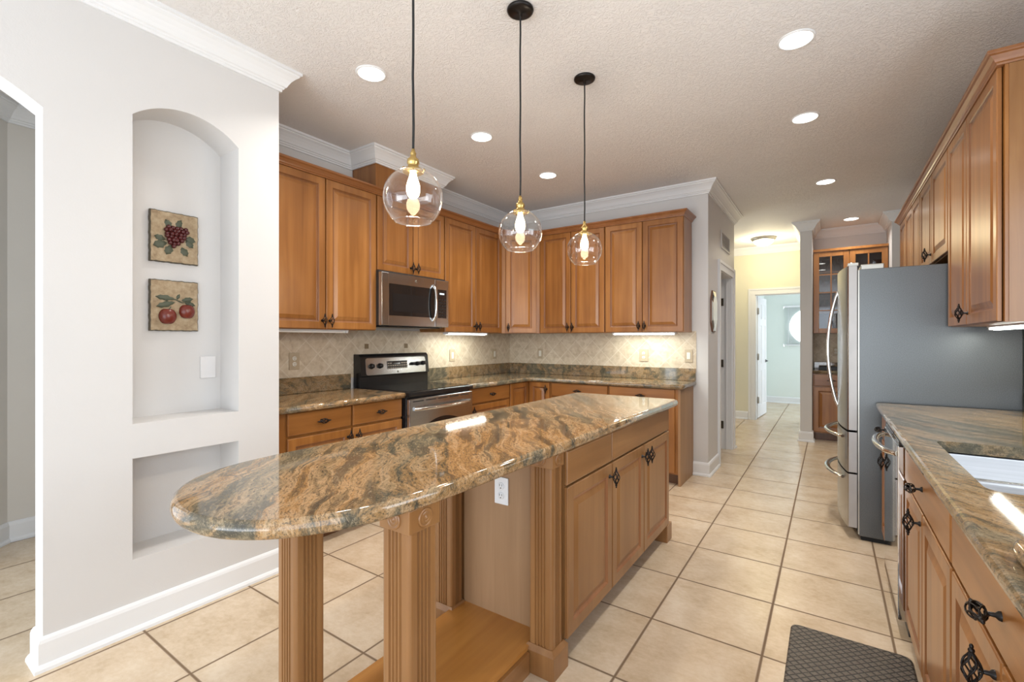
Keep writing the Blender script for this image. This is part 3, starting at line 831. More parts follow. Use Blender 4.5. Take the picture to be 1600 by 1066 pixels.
def post(x0, x1, y0, y1, base_block, nm='leg'):
    o = obj(nm, fluted(x0, x1, y0, y1, .10 if base_block else 0, .812), 'wood_i', isl)
    mb = MB().box(x0-.004, x1+.004, y0-.004, y1+.004, .812, .873, 0, .002)
    cx, cy = (x0+x1)/2, (y0+y1)/2
    rosette(mb, (x1+.004, cy, .843), 'x'); rosette(mb, (cx, y0-.004, .843), 'y')
    q = obj('corner_block', mb, 'wood_i', o)
    mb = MB(); mb.box(x0-.016, x1+.016, y0-.016, y1+.016, 0, .092, 0, .002)
    mb.rings([[(x0-.016,y0-.016,.092),(x1+.016,y0-.016,.092),(x1+.016,y1+.016,.092),(x0-.016,y1+.016,.092)],[(x0-.002,y0-.002,.110),(x1+.002,y0-.002,.110),(x1+.002,y1+.002,.110),(x0-.002,y1+.002,.110)]])
    obj('plinth', mb, 'wood_i', o)
    return o
post(-1.508, -1.400, .835, .940, True)
post(-.992, -.886, .835, .940, True)
post(-.990, -.884, 1.572, 1.660, True)
post(-1.508, -1.402, 1.577, 1.655, True)
# low plinth blocks at the far end, open shelf and rails
obj('plinth', MB().box(-.950, -.863, 3.045, 3.150, 0, .110, 0, .004), 'wood_i', isl)
mb = MB(); mb.box(-1.41, -.985, .850, 1.664, .085, .102); obj('shelf', mb, 'shelfwood', isl)
for a, b in ((-1.0, -.972), (-1.41, -1.385)): obj('skirt', MB().box(a, b, .960, 1.55, 0, .084), 'wood_iy', isl)
for q in ((-.985, -.962, .945, 1.567), (-1.47, -1.445, .945, 1.567), (-1.395, -.998, .865, .89)): obj('apron', MB().box(*q, .842, .873), 'wood_iy' if q[1]-q[0] < .1 else 'wood_ih', isl)
# outlet on the end panel
def plate(label, c, face, mat='white_plastic', insert='white_plastic', kind='outlet', w=.072, h=.118, cat=None):
    """cover plate centred at c; face: '+x','-x','-y'"""
    rz = {'-y':0, '+x':R90, '-x':-R90}[face]
    t = thing('wall_outlet' if kind == 'outlet' else ('light_switch' if kind == 'switch' else 'blank_plate'), label, cat or ('outlet' if kind == 'outlet' else ('switch' if kind == 'switch' else 'plate')), c, rz)
    obj('cover_plate', MB().box(-w/2, w/2, -.007, 0, -h/2, h/2, 0, .003), mat, t, local=True)
    if kind == 'outlet':
        for s in (-1, 1):
            z = s*.021
            o = obj('socket', MB().lathe([(0,-.0105),(.0150,-.0105),(.0165,-.009),(.0165,-.006)], (0,0,z), 18, axis='y'), insert, t, local=True)
            mb = MB(); mb.box(-.0072,-.0050,-.0112,-.009,z+.000,z+.009).box(.0050,.0072,-.0112,-.009,z+.000,z+.009).lathe([(0,-.0112),(.0026,-.0112),(.0026,-.009)], (0,0,z-.008), 10, axis='y')
            obj('slots', mb, 'slot', o, local=True)
    elif kind == 'switch':
        obj('rocker', MB().box(-.0165, .0165, -.011, -.006, -.033, .033, 0, .002), insert, t, local=True)
    return t
plate('white double-socket outlet on the island end panel', (-1.186, 1.6635, .652), '-y')
plate('blank white cover plate on the niche back wall, below the fruit plaques', (WX-.2045, 1.163, 1.165), '+x', 'painted_plate', kind='blank', w=.076, h=.118)
plate('stone-coloured outlet plate on the splashback left of the range', (-3.2805, 1.945, 1.155), '+x', 'almond', 'ivory', w=.082, h=.126)
plate('stone-coloured outlet plate on the splashback under the lit lamp bar right of the range', (-3.2805, 3.695, 1.152), '+x', 'almond', 'ivory', 'switch', w=.082, h=.126)
plate('stone-coloured switch plate on the range wall close to the corner', (-3.2805, 4.44, 1.150), '+x', 'almond', 'ivory', 'switch', w=.080, h=.122)
plate('stone-coloured switch plate on the back wall close to the corner', (-2.835, 4.7605, 1.155), '-y', 'almond', 'ivory', 'switch', w=.070, h=.120)
plate('stone-coloured outlet plate on the back wall under the lit lamp bar', (-1.59, 4.7605, 1.155), '-y', 'almond', 'ivory', 'outlet', w=.096, h=.126)
plate('stone-coloured switch plate at the right end of the back-wall splashback', (-1.142, 4.7605, 1.158), '-y', 'almond', 'ivory', 'switch', w=.076, h=.126)

# island top: straight far part, elliptical near end
P = [(-1.588,1.15)]
near = [(-1.591,.92),(-1.588,.83),(-1.573,.72),(-1.540,.63),(-1.488,.56),(-1.415,.505),(-1.325,.468),(-1.23,.453),(-1.14,.462),(-1.07,.488),(-1.005,.533),(-.958,.588),(-.920,.652),(-.890,.730),(-.872,.82),(-.862,.93),(-.856,1.10),(-.852,1.35),(-.842,1.63)]
def smooth_curve(Q, k=4):
    out = []
    for i in range(len(Q)-1):
        p0, p1, p2, p3 = (Vector(Q[max(0,i-1)]), Vector(Q[i]), Vector(Q[i+1]), Vector(Q[min(len(Q)-1,i+2)]))
        for j in range(k):
            u = j/k
            q = .5*((2*p1)+(p2-p0)*u+(2*p0-5*p1+4*p2-p3)*u*u+(3*p1-p0-3*p2+p3)*u**3); out.append((q.x,q.y))
    return out+[tuple(Q[-1])]
P += smooth_curve(near) + [(-.830,3.172),(-.850,3.195),(-1.575,3.195),(-1.588,3.182)]
o = obj('island_top', bullnose(P, CT0, CT1+.003, .016, 8), 'granite')
tag(o, 'large brown granite island countertop with a rounded near end', 'countertop')

# ------------------------------------------------------------------ range and microwave
rg = thing('kitchen_range', 'stainless electric range with black glass cooktop and knob panel', 'range', (-2.95, 2.855, 0))
RY0, RY1 = 2.477, 3.237
mb = MB(); mb.box(-3.26, -2.665, RY0, RY1, .02, .880); mb.box(-3.2, -2.70, RY0+.02, RY1-.02, 0, .03)
obj('body', mb, 'black', rg)
mb = MB(); mb.box(-3.255, -2.622, RY0, RY1, .880, .914, 0, .008); mb.box(-3.20, -2.650, RY0+.02, RY1-.02, .9135, .918, 1)
obj('cooktop', mb, ['black','black_glass'], rg)
mb = MB(); mb.box(-2.664, -2.628, RY0+.006, RY1-.006, .20, .862, 0, .006)
od = obj('oven_door', mb, 'steel', rg)
# arched oven window
zt = .690; pts = []
for i in range(17):
    y = RY0+.12+(RY1-RY0-.24)*i/16; u = (i-8)/8; pts.append((y, zt-.075*u*u))
pts = [(RY0+.12,.34)]+pts+[(RY1-.12,.34)]
pts2 = [(-2.6275,y,z) for y,z in pts]; mb = MB(); mb.add(pts2+[(-2.640,y,z) for y,z in pts], [tuple(range(len(pts)))]+[(i,(i+1)%len(pts),len(pts)+(i+1)%len(pts),len(pts)+i) for i in range(len(pts))])
obj('window', mb, 'black_glass', od)
mb = MB()
for k in range(5): mb.box(-2.6285, -2.6268, RY0+.04+k*.138, RY0+.04+k*.138+.112, .836, .843)
obj('vent_slots', mb, 'dark_gap', od)
hp = []
for i in range(13):
    u = i/12; hp.append((-2.628-.0+.052*math.sin(PI*min(1,max(0,u)))**.35+.004, RY0+.05+(RY1-RY0-.10)*u, .782))
obj('handle', MB().tube(hp, .0135, 10), 'steel_bright', od)
obj('drawer', MB().box(-2.664, -2.632, RY0+.006, RY1-.006, .045, .19, 0, .006), 'steel', rg)
# back guard with sloping control panel
prof = [(-3.275,.914),(-3.195,.914),(-3.195,1.005),(-3.178,1.012),(-3.195,1.170),(-3.215,1.193),(-3.275,1.193)]
mb = MB(); n = len(prof)
mb.add([(x,RY0-.012+.0,z) for x,z in prof]+[(x,RY1+.012,z) for x,z in prof], [tuple(range(n-1,-1,-1)), tuple(range(n,2*n))]+[(i,(i+1)%n,n+(i+1)%n,n+i) for i in range(n)])
bgd = obj('backguard', mb, 'black', rg)
def on_panel(y, u, out=0):      # u runs 0..1 up the sloped face
    return (-3.178-.017*u+out*.994, y, 1.012+.158*u+out*.107)
mb = MB(); q = [on_panel(RY0+.055,.03,.0015), on_panel(RY1-.035,.03,.0015), on_panel(RY1-.030,.10,.0015), on_panel(RY1-.030,.86,.0015), on_panel(RY1-.045,.93,.0015), on_panel(RY0+.055,.93,.0015), on_panel(RY0+.040,.86,.0015), on_panel(RY0+.040,.10,.0015)]
mb.add(q+[on_panel(p[1], (p[2]-1.012)/.158, -.001) for p in q], [tuple(range(8))]+[(i,(i+1)%8,8+(i+1)%8,8+i) for i in range(8)])
obj('control_panel', mb, 'steel', bgd)
tilt = math.atan2(.107, .994)
def knob(y, u, r):
    mb = MB(); mb.lathe([(r*1.08,0),(r*1.08,.004),(r*.86,.008),(r*.80,.026),(r*.6,.030),(0,.030)], (0,0,0), 18, axis='x'); mb.box(.020,.034,-r*.16,r*.16,-r*.8,r*.8,0,.002)
    mb.xf(Matrix.Translation(on_panel(y,u,.002)) @ Matrix.Rotation(-tilt, 4, 'Y'))
    return obj('knob', mb, 'black', bgd)
for y, u, r in ((2.575,.50,.022),(2.665,.50,.022),(3.035,.52,.016),(3.100,.52,.021),(3.172,.54,.021)): knob(y, u, r)
mb = MB(); mb.box(-.001,.0025,-.115,.115,-.034,.034,0)
mb.box(.0024,.0032,-.055,.030,.006,.028,1)
for r_ in range(3):
    for k in range(9):
        if r_ == 2 and 2 <= k <= 5: continue
        y = -.104+k*.026; mb.box(.0024,.0031,y-.009,y+.009,-.028+r_*.021-.004,-.028+r_*.021+.005,2)
mb.xf(Matrix.Translation(on_panel(2.86,.52,.003)) @ Matrix.Rotation(-tilt, 4, 'Y'))
obj('keypad', mb, ['black_matte','black_glass','nickel'], bgd)
mb = MB().lathe([(0,.001),(.008,.001),(.009,0)], (0,0,0), 16, axis='x'); mb.xf(Matrix.Translation(on_panel(2.86,.14,.003)) @ Matrix.Rotation(-tilt, 4, 'Y')); obj('badge', mb, 'nickel', bgd)

mw = thing('microwave', 'stainless over-the-range microwave with a black window and keypad', 'microwave', (-3.08, 2.825, 1.42))
MY0, MY1, MZ0, MZ1, MX = 2.432, 3.205, 1.424, 1.850, -2.925
mb = MB(); mb.box(-3.275, MX, MY0+.004, MY1-.004, MZ0+.01, 1.866, 0, .003); mb.box(-3.26, MX-.02, MY0+.02, MY1-.02, MZ0, MZ0+.012)
obj('body', mb, 'black_matte', mw)
split = MY1-.165
mb = MB(); ring = [(MY0,MZ0+.012),(split,MZ0+.012),(split,MZ1),(MY0,MZ1)]
wy0, wy1, wz0, wz1 = MY0+.075, split-.012, MZ0+.085, MZ1-.085
mb.box(MX, MX+.038, MY0, wy0, MZ0+.006, MZ1, 0, .006).box(MX, MX+.038, wy1, split, MZ0+.006, MZ1, 0, .002).box(MX, MX+.036, wy0-.004, wy1+.004, MZ0+.006, wz0).box(MX, MX+.036, wy0-.004, wy1+.004, wz1, MZ1)
md = obj('door', mb, 'steel', mw)
mb = MB(); mb.box(MX+.005, MX+.035, wy0, wy1, wz0, wz1, 0); mb.box(MX+.0345, MX+.0358, wy0+.04, wy1-.09, wz0+.035, wz1-.075, 1)
obj('window', mb, ['black_glass','black'], md)
hp = []
for i in range(13):
    u = i/12; hp.append((MX+.036+.040*math.sin(PI*u)**.4, split-.035, MZ0+.055+(MZ1-MZ0-.11)*u))
obj('handle', MB().tube(hp, .012, 10), 'steel_bright', md)
mb = MB(); mb.box(MX, MX+.038, split+.002, MY1, MZ0+.006, MZ1, 0, .004)
cp = obj('control_panel', mb, 'steel', mw)
mb = MB(); mb.box(MX+.036, MX+.0392, split+.022, MY1-.030, wz0, wz1, 0)
mb.box(MX+.039, MX+.0397, split+.045, MY1-.060, wz1-.045, wz1-.030, 1)
for r_ in range(6):
    for k in range(3): mb.box(MX+.039, MX+.0396, split+.036+k*.034, split+.036+k*.034+.022, wz0+.022+r_*.028, wz0+.022+r_*.028+.009, 2)
obj('keypad', mb, ['black_glass','screen','black_matte'], cp)
obj('badge', MB().lathe([(0,.0015),(.010,.0015),(.012,0)], (MX+.0375, 2.80, MZ1-.043), 18, axis='x'), 'nickel', md)
mb = MB(); mb.box(-3.20, -2.95, MY0+.05, MY1-.05, MZ0-.008, MZ0+.002); obj('vent_grille', mb, 'black', mw)

# ------------------------------------------------------------------ pendants, ceiling lamps, lamp bars
def pendant(label, x, y, zc, power):
    t = thing('pendant_light', label, 'pendant light', (x, y, zc), 0, 'globe pendants over the island')
    R = .102
    obj('canopy', MB().lathe([(0,0),(.060,0),(.062,-.005),(.060,-.012),(.050,-.017),(.010,-.019),(.008,-.034),(0,-.034)], (0,0,CZ-zc), 28), 'bronze', t, local=True)
    top = R+.062
    pts = [(0,0,CZ-zc-.03)]+[(.0015*math.sin(i*1.7),.0012*math.cos(i*2.1),CZ-zc-.03-(CZ-zc-.03-top)*i/10) for i in range(1,10)]+[(0,0,top)]
    obj('cord', MB().tube(pts, .0042, 8), 'cord', t, local=True)
    obj('socket', MB().lathe([(0,top+.004),(.006,top+.004),(.008,top-.006),(.011,top-.012),(.009,top-.016),(.012,top-.026),(.020,top-.032),(.021,top-.046),(.018,top-.049),(.019,top-.058),(.034,top-.066),(.036,top-.076),(.030,top-.080),(.0,top-.080)], (0,0,0), 24), 'brass', t, local=True)
    mb = MB()
    for k in range(3):
        a = 2*PI*k/3+.4; mb.ball((.039*math.cos(a), .039*math.sin(a), top-.071), .0055, 0, 8, 6)
    obj('set_screw', mb, 'brass', t, local=True)
    # spherical shade, open at the neck and at the bottom
    prof = []
    a0, a1 = math.radians(17), math.radians(142)
    for i in range(25):
        a = a0+(a1-a0)*i/24; prof.append((R*math.sin(a), R*math.cos(a)))
    re, ze = prof[-1]
    prof2 = [(re+.0015*math.cos(b), ze+.0018*math.sin(b)) for b in [PI*.5-2*PI*k/10 for k in range(11)]]
    obj('globe_shade', MB().lathe(prof, (0,0,0), 48), 'glass', t, local=True)
    obj('rim', MB().lathe(prof2, (0,0,0), 48), 'goblet', t, local=True)
    bz = top-.078
    b = obj('bulb', MB().lathe([(.011,bz),(.013,bz-.012),(.019,bz-.03),(.023,bz-.045),(.023,bz-.062),(.019,bz-.077),(.011,bz-.086),(0,bz-.089)], (0,0,0), 20), 'bulb', t, local=True)
    l = bpy.data.lights.new('pendant_lamp', 'POINT'); l.energy = power; l.color = (1,.88,.72); l.shadow_soft_size = .03
    lo = bpy.data.objects.new('pendant_lamp', l); C.objects.link(lo); lo.parent = t; lo.location = (0,0,-.03)
    return t
PW = 7
pendant('globe glass pendant nearest the camera, its canopy out of view', -1.18, 1.130, 1.798, PW)
pendant('middle of the three globe glass pendants over the island', -1.18, 1.800, 1.809, PW)
pendant('farthest globe glass pendant, in front of the back-wall cabinets', -1.18, 2.483, 1.838, PW)

def downlight(label, x, y, power):
    t = thing('recessed_light', label, 'ceiling light', (x, y, CZ), 0, 'recessed ceiling lights')
    obj('trim_ring', MB().lathe([(.072,-.001),(.074,-.005),(.080,-.006),(.085,-.003),(.086,0)], (0,0,0), 36), 'trim', t, local=True)
    obj('lens', MB().lathe([(0,-.004),(.073,-.004)], (0,0,0), 36, smooth=False), 'lamp', t, local=True)
    l = bpy.data.lights.new('recessed_lamp', 'AREA'); l.shape = 'DISK'; l.size = .14; l.energy = power; l.spread = 2.3; l.color = (1,.95,.88)
    lo = bpy.data.objects.new('recessed_lamp', l); C.objects.link(lo); lo.parent = t; lo.location = (0,0,-.012)
    return t
DW = 8
downlight('recessed ceiling light nearest the white wall with niches', -2.17, 1.753, DW)
downlight('recessed ceiling light above the range, second along the left row', -2.16, 2.765, DW)
downlight('recessed ceiling light near the back corner, last of the left row', -2.155, 3.755, DW)
downlight('largest and nearest recessed ceiling light on the right side', -.14, 2.772, DW)
downlight('second recessed ceiling light of the right row, before the fridge', -.138, 3.779, DW)
downlight('third recessed ceiling light of the right row, toward the hall', -.03, 5.414, DW)
downlight('small recessed ceiling light in front of the glass-door nook cabinet', .227, 7.248, 5)
t = thing('flush_ceiling_light', 'warm glowing bowl-shaped flush ceiling light in the hall', 'ceiling light', (-.813, 7.869, CZ))
obj('rim', MB().lathe([(0,0),(.165,0),(.168,-.012),(.160,-.030),(.140,-.042),(.13,-.042)], (0,0,0), 36), 'nickel', t, local=True)
obj('glass_bowl', MB().lathe([(.140,-.040),(.135,-.060),(.115,-.085),(.08,-.105),(.04,-.115),(0,-.118)], (0,0,0), 36), 'bowl', t, local=True)
l = bpy.data.lights.new('hall_lamp', 'POINT'); l.energy = 17; l.color = (1,.86,.55); l.shadow_soft_size = .10
lo = bpy.data.objects.new('hall_lamp', l); C.objects.link(lo); lo.parent = t; lo.location = (0,0,-.22)

def lamp_bar(label, c, ln, face, lit, power=3.2):
    rz = {'x':R90, 'y':0}[face]                 # runs along local x
    t = thing('under_cabinet_light', label, 'lamp bar', c, rz)
    obj('housing', MB().box(-ln/2-.015, ln/2+.015, -.035, .035, -.008, 0, 0, .002).box(-ln/2-.015, -ln/2, -.03, .03, -.022, -.006, 0, .002).box(ln/2, ln/2+.015, -.03, .03, -.022, -.006, 0, .002), 'white_plastic', t, local=True)
    obj('diffuser', MB().box(-ln/2, ln/2, -.015, .015, -.023, -.008, 0, .005), 'tube' if lit else 'tube_off', t, local=True)
    if lit:
        l = bpy.data.lights.new('lamp_bar_lamp', 'AREA'); l.shape = 'RECTANGLE'; l.size = ln; l.size_y = .024; l.energy = power; l.color = (.97,1,.90)
        lo = bpy.data.objects.new('lamp_bar_lamp', l); C.objects.link(lo); lo.parent = t; lo.location = (0,0,-.026)
    return t
lamp_bar('unlit white lamp bar under the wall cabinet left of the microwave', (-3.05, 1.91, UB), .60, 'x', False)
lamp_bar('lit lamp bar under the wall cabinet right of the microwave', (-3.05, 3.655, UB), .60, 'x', True)
lamp_bar('lit lamp bar under the right end of the back-wall cabinets', (-1.52, 4.545, UB), .60, 'y', True)
lamp_bar('lit lamp bar under the right-hand wall cabinet beside the fridge', (.745, 3.25, UB), .60, 'x', True, 2.0)

# ------------------------------------------------------------------ niche plaques
def plaque_base(label, z0):
    t = thing('wall_plaque', label, 'plaque', (WX-.205, 1.0, z0))
    mb = MB(); n = 40; X = WX-.205
    y0, y1, h = .895, 1.108, .258
    def edge(k):
        return .0009*math.sin(k*2.3)+.0008*math.sin(k*5.1+1)
    pts = []
    for (a, b) in (((y0,0),(y1,0)),((y1,0),(y1,h)),((y1,h),(y0,h)),((y0,h),(y0,0))):
        for i in range(20):
            u = i/20; k = len(pts)
            ny, nz = (b[1]-a[1]), -(b[0]-a[0]); Ln = math.hypot(ny,nz)
            e = edge(k); pts.append((a[0]+(b[0]-a[0])*u+ny/Ln*e, a[1]+(b[1]-a[1])*u+nz/Ln*e))
    loops = [[(X+.001,y,z0+z) for y,z in pts], [(X+.018,y,z0+z) for y,z in pts]]
    cy, cz = (y0+y1)/2, h/2
    loops.append([(X+.022, cy+(y-cy)*.965, z0+cz+(z-cz)*.965) for y,z in pts])
    mb.rings(loops, [1,1,0])
    obj('tile', mb, ['stone','stone_edge'], t)
    return t, X+.022
def leaf(mb, y, z, ln, wd, ang, X, mi=0):
    ca, sa = math.cos(ang), math.sin(ang); n = 8; L0 = []; 
    mid = []
    for i in range(n+1):
        u = i/n; w = wd*math.sin(PI*u)**.8*(1+.18*math.sin(u*19)); mid.append((u*ln, w))
    vs = []
    for u, w in mid:
        for s, d in ((-1,.001),(0,.007),(1,.001)):
            a, b = u, s*w; vs.append((X+d, y+ca*a-sa*b, z+sa*a+ca*b))
    fs = []
    for i in range(n):
        for k in range(2): fs.append((i*3+k, i*3+k+1, i*3+k+4, i*3+k+3))
    mb.add(vs, fs, mi, True)
t, X = plaque_base('weathered stone plaque with a red grape cluster, upper of two in the niche', 1.706)
mb = MB(); cy, cz = 1.003, 1.845
rows = [(5,.040),(6,.024),(5,.008),(5,-.008),(4,-.024),(3,-.040),(1,-.054)]
for n_, dz in rows:
    for k in range(n_):
        mb.ball((X+.006+random.random()*.008, cy+(k-(n_-1)/2)*.0185+random.uniform(-.002,.002)+dz*.15, cz+dz+random.uniform(-.002,.002)), .0108, 0, 10, 7)
obj('grape_cluster', mb, 'grape', t)
mb = MB()
for y, z, ln, w, a in ((.965,1.805,.062,.020,3.5),(.985,1.795,.055,.018,4.3),(1.03,1.79,.05,.017,-1.0),(1.045,1.84,.050,.018,-.2),(1.05,1.83,.048,.016,-.8),(.985,1.885,.045,.015,2.2),(1.01,1.885,.05,.014,1.2),(.96,1.82,.05,.015,2.9)): leaf(mb, y, z, ln, w, a, X)
obj('leaves', mb, 'leaf', t)
t, X = plaque_base('weathered stone plaque with two red apples, lower of two in the niche', 1.358)
for y, z, r in ((.968,1.430,.039),(1.054,1.458,.036)):
    mb = MB(); prof = []
    for i in range(15):
        a = PI*i/14; rr = r*(1+.06*math.cos(a)); prof.append((max(.0001, rr*math.sin(a)), rr*(math.cos(a)*1.12) - (r*.20*math.exp(-(a/.45)**2)) + (r*.14*math.exp(-((PI-a)/.4)**2))))
    mb.lathe(prof, (0,0,0), 20); mb.xf(Matrix.Translation((X+.004,y,z)) @ Matrix.Diagonal((.62,1,1,1)))
    o = obj('apple', mb, 'apple', t)
    obj('stalk', MB().tube([(X+.008,y,z+r*.65),(X+.012,y+.004,z+r*.95),(X+.010,y+.012,z+r*1.3)], .0025, 6), 'leaf', o)
mb = MB(); mb.tube([(X+.005,.955,1.515),(X+.007,1.0,1.520),(X+.006,1.03,1.505),(X+.006,1.07,1.512)], .003, 6)
for y, z, ln, w, a in ((1.00,1.522,.085,.014,3.05),(1.0,1.505,.085,.015,3.45),(1.03,1.515,.055,.012,.25),(1.045,1.505,.05,.012,-.25),(1.01,1.52,.03,.008,1.2)): leaf(mb, y, z, ln, w, a, X)
obj('leaves', mb, 'leaf', t)

# ------------------------------------------------------------------ right-hand side: fridge
fr = thing('refrigerator', 'tall stainless french-door refrigerator with a grey side panel', 'refrigerator', (.5, 4.25, 0))
FY0, FY1 = 3.80, 4.705
mb = MB(); mb.box(.160, .905, FY0, FY1, .03, 1.775, 0, .004); mb.box(.17, .90, FY0+.02, FY1-.02, 0, .035, 1)
obj('case', mb, ['fridge_side','dark_gap'], fr)
def fx(y): u = (y-(FY0+FY1)/2)/((FY1-FY0)/2); return .050+.050*u*u
def fridge_front(y0, y1, z0, z1, nm, n=14):
    pts = [(.150, y1), (.150, y0)] 
    fro = [(fx(y0+(y1-y0)*i/n), y0+(y1-y0)*i/n) for i in range(n+1)]
    fro[0] = (fro[0][0]+.006, y0); fro.insert(1, (fx(y0)+.0, y0+.006)); fro[-1] = (fro[-1][0]+.006, y1); fro.insert(-1, (fx(y1), y1-.006))
    mb = MB(); P = pts+fro
    mb.prism(P[::1], z0, z1); o = obj(nm, mb, ['steel_v','door_side'], fr)
    for p in o.data.polygons:
        if abs(p.normal.y) > .9: p.material_index = 1
    return o
mid = (FY0+FY1)/2
dA = fridge_front(FY0, mid-.003, .718, 1.800, 'door'); dB = fridge_front(mid+.003, FY1, .718, 1.800, 'door')
wA = fridge_front(FY0, FY1, .440, .704, 'drawer'); wB = fridge_front(FY0, FY1, .078, .428, 'drawer')
mb = MB(); mb.box(.148, .161, FY0+.006, FY1-.006, .06, 1.77); obj('door_gasket', mb, 'dark_gap', fr)
for d, y in ((dA, mid-.045), (dB, mid+.045)):
    hp = []
    for i in range(21):
        u = i/20; hp.append((fx(y)+.004-.064*math.sin(PI*u)**.75, y, .825+.845*u))
    obj('handle', MB().tube(hp, .0125, 10), 'steel_bright', d)
for d, z in ((wA, .652), (wB, .372)):
    hp = []
    for i in range(21):
        u = i/20; y = FY0+.14+(FY1-FY0-.28)*u; hp.append((fx(y)+.004-.068*math.sin(PI*u)**.6, y, z))
    obj('handle', MB().tube(hp, .019, 10, flat=.6), 'steel_bright', d)
mb = MB(); mb.box(.10, .16, FY0+.012, FY0+.075, 1.801, 1.822, 0, .004); mb.lathe([(0,.0),(.018,.0),(.018,.026),(0,.026)], (.125, FY0+.045, 1.80), 14); obj('hinge_cover', mb, 'nickel', fr)
mb = MB(); mb.box(.170, .295, FY0+.05, FY1-.05, 1.775, 1.812, 0, .006); obj('top_cover', mb, 'nickel', fr)
mb = MB(); mb.box(.155,.162,FY0-.0005,FY0+.01,.04,1.77); obj('door_seam_trim', mb, 'nickel', fr)

# wall cabinets on the right (local x runs toward the camera)
RX = .605
def right_cab(label, y1, y0, doors, zb=UB):
    return cabinet('wall_cabinet', label, 'cabinet', (RX, y1, 0), -R90, y1-y0, (zb, 2.475), .315, doors)
t = right_cab('maple wall cabinet nearest the camera on the right, over the sink side counter', 3.772, 2.765,
    [(.006,.455,UB+.004,UT,.035,PZ), (.463,.985,UB+.004,UT,.49,PZ)])
obj('end_panel', MB().box(1.0071, 1.011, .012, .315, UB, 2.462), 'wood_i', t, local=True)
for ch in t.children:
    if ch.name.startswith('door'):
        for g in list(ch.children):
            if g.location.x < .1: bpy.data.objects.remove(g)
right_cab('short maple wall cabinet above the refrigerator', 4.80, 3.776,
    [(.010,.500,1.848,UT,.470,1.848+.06), (.508,1.014,1.848,UT)], zb=1.842)
right_cab('tall maple wall cabinet beyond the refrigerator, three narrow doors', 6.06, 4.804,
    [(.012,.420,UB+.004,UT), (.430,.838,UB+.004,UT), (.848,1.248,UB+.004,UT)])
o = obj('cabinet_crown', MB().sweep([(.92,6.063),(.585,6.063),(.585,2.762),(.92,2.762)], SC_CROWN), 'crownwood')
tag(o, 'stained wood crown moulding over the right-hand wall cabinets', 'moulding')

# base cabinets on the right, dishwasher
BRX = .290
def right_base(label, y1, y0, doors, drawers, body=None):
    return cabinet('base_cabinet', label, 'cabinet', (BRX, y1, 0), -R90, y1-y0, (0,.872), .62, doors, drawers, kick=.10, body=body)
right_base('narrow maple base cabinet between the refrigerator and the dishwasher', 3.715, 3.245,
    [(.012,.462,.115,.694,.44,.640)], [(.012,.462,.706,.862,.237,.785)])
hb = MB(); hw_ = .933
hb.box(0, hw_, .0005, .02, .10, .872).box(0, .02, .02, .62, .10, .872).box(hw_-.02, hw_, .02, .62, .10, .872).box(.02, hw_-.02, .60, .62, .10, .872).box(.02, hw_-.02, .02, .60, .10, .12)
right_base('maple sink base cabinet next to the dishwasher', 2.635, 1.702,
    [(.012,.460,.115,.694,.425,.650), (.468,.925,.115,.694)], [(.012,.925,.706,.862,.470,.785)], hb)
right_base('maple base cabinet at the right picture edge, nearest the camera', 1.700, .80,
    [(.008,.440,.115,.694,.405,.650), (.448,.892,.115,.694)], [(.008,.892,.706,.862,.445,.785)])
dw = thing('dishwasher', 'stainless dishwasher with a curved bar handle under the right counter', 'dishwasher', (.5, 2.94, 0))
obj('body', MB().box(.285, .90, 2.645, 3.238, .02, .868), 'black_matte', dw)
dd = obj('door', MB().box(.248, .284, 2.647, 3.236, .080, .845, 0, .004), 'mirror_steel', dw)
obj('control_strip', MB().box(.252, .284, 2.647, 3.236, .8455, .866, 0, .003), 'black_glass', dd)
hp = []
for i in range(17):
    u = i/16; hp.append((.247-.056*math.sin(PI*u)**.5, 2.675+.53*u, .806))
obj('handle', MB().tube(hp, .015, 10, flat=.75), 'steel_bright', dd)
obj('toe_panel', MB().box(.33, .36, 2.65, 3.235, 0, .075), 'black_matte', dw)

# stone top with the sink cut-out
CX0, CX1, SX0, SX1, SY0, SY1 = .243, .925, .345, .790, 1.72, 2.470
rt = thing('countertop', 'granite countertop along the right side with the sink cut into it', 'countertop', (.58, 2.1, CT0))
mb = MB(); h = (CT1-CT0)/2; zc = (CT0+CT1)/2
prof = [(CX0+.016-.016*math.cos(a), zc+h*math.sin(a)) for a in [-PI/2+PI*i/8 for i in range(9)]]
edge = [(CX0+.016-x_, z_) for x_, z_ in prof]
# front strip with a rounded nose, following the far end too
mb.sweep([(SX0, 3.742), (CX0+.03, 3.742)], [(0,CT0),(0,CT1),(-.2,CT1),(-.2,CT0)][:0] or [(0,CT0),(-.4,CT0),(-.4,CT1),(0,CT1)], caps=True) if False else None
n = len(prof)
strip = [(x_, z_) for x_, z_ in prof]+[(SX0,CT1),(SX0,CT0)]
ns = len(strip)
mb.add([(x_,.55,z_) for x_,z_ in strip]+[(x_,3.742,z_) for x_,z_ in strip], [(i,(i+1)%ns,ns+(i+1)%ns,ns+i) for i in range(ns)]+[tuple(range(ns-1,-1,-1)), tuple(range(ns,2*ns))])
mb.box(SX0, CX1, SY1, 3.742, CT0, CT1); mb.box(SX0, CX1, .55, SY0, CT0, CT1); mb.box(SX1, CX1, SY0, SY1, CT0, CT1)
for cx_, cy_, a0 in ((SX0,SY1,0),(SX0,SY0,1)):        # rounded corners of the cut-out
    r = .045; s = -1 if a0 == 0 else 1
    cc = (cx_+r, cy_+s*r); pts = [(cx_,cy_)]
    for i in range(7):
        a = PI/2*i/6; pts.append((cc[0]-r*math.sin(a), cc[1]-s*r*math.cos(a)))
    if s < 0: pts = pts[::-1]
    mb.prism(pts, CT0, CT1)
obj('slab', mb, 'granite_sink', rt)
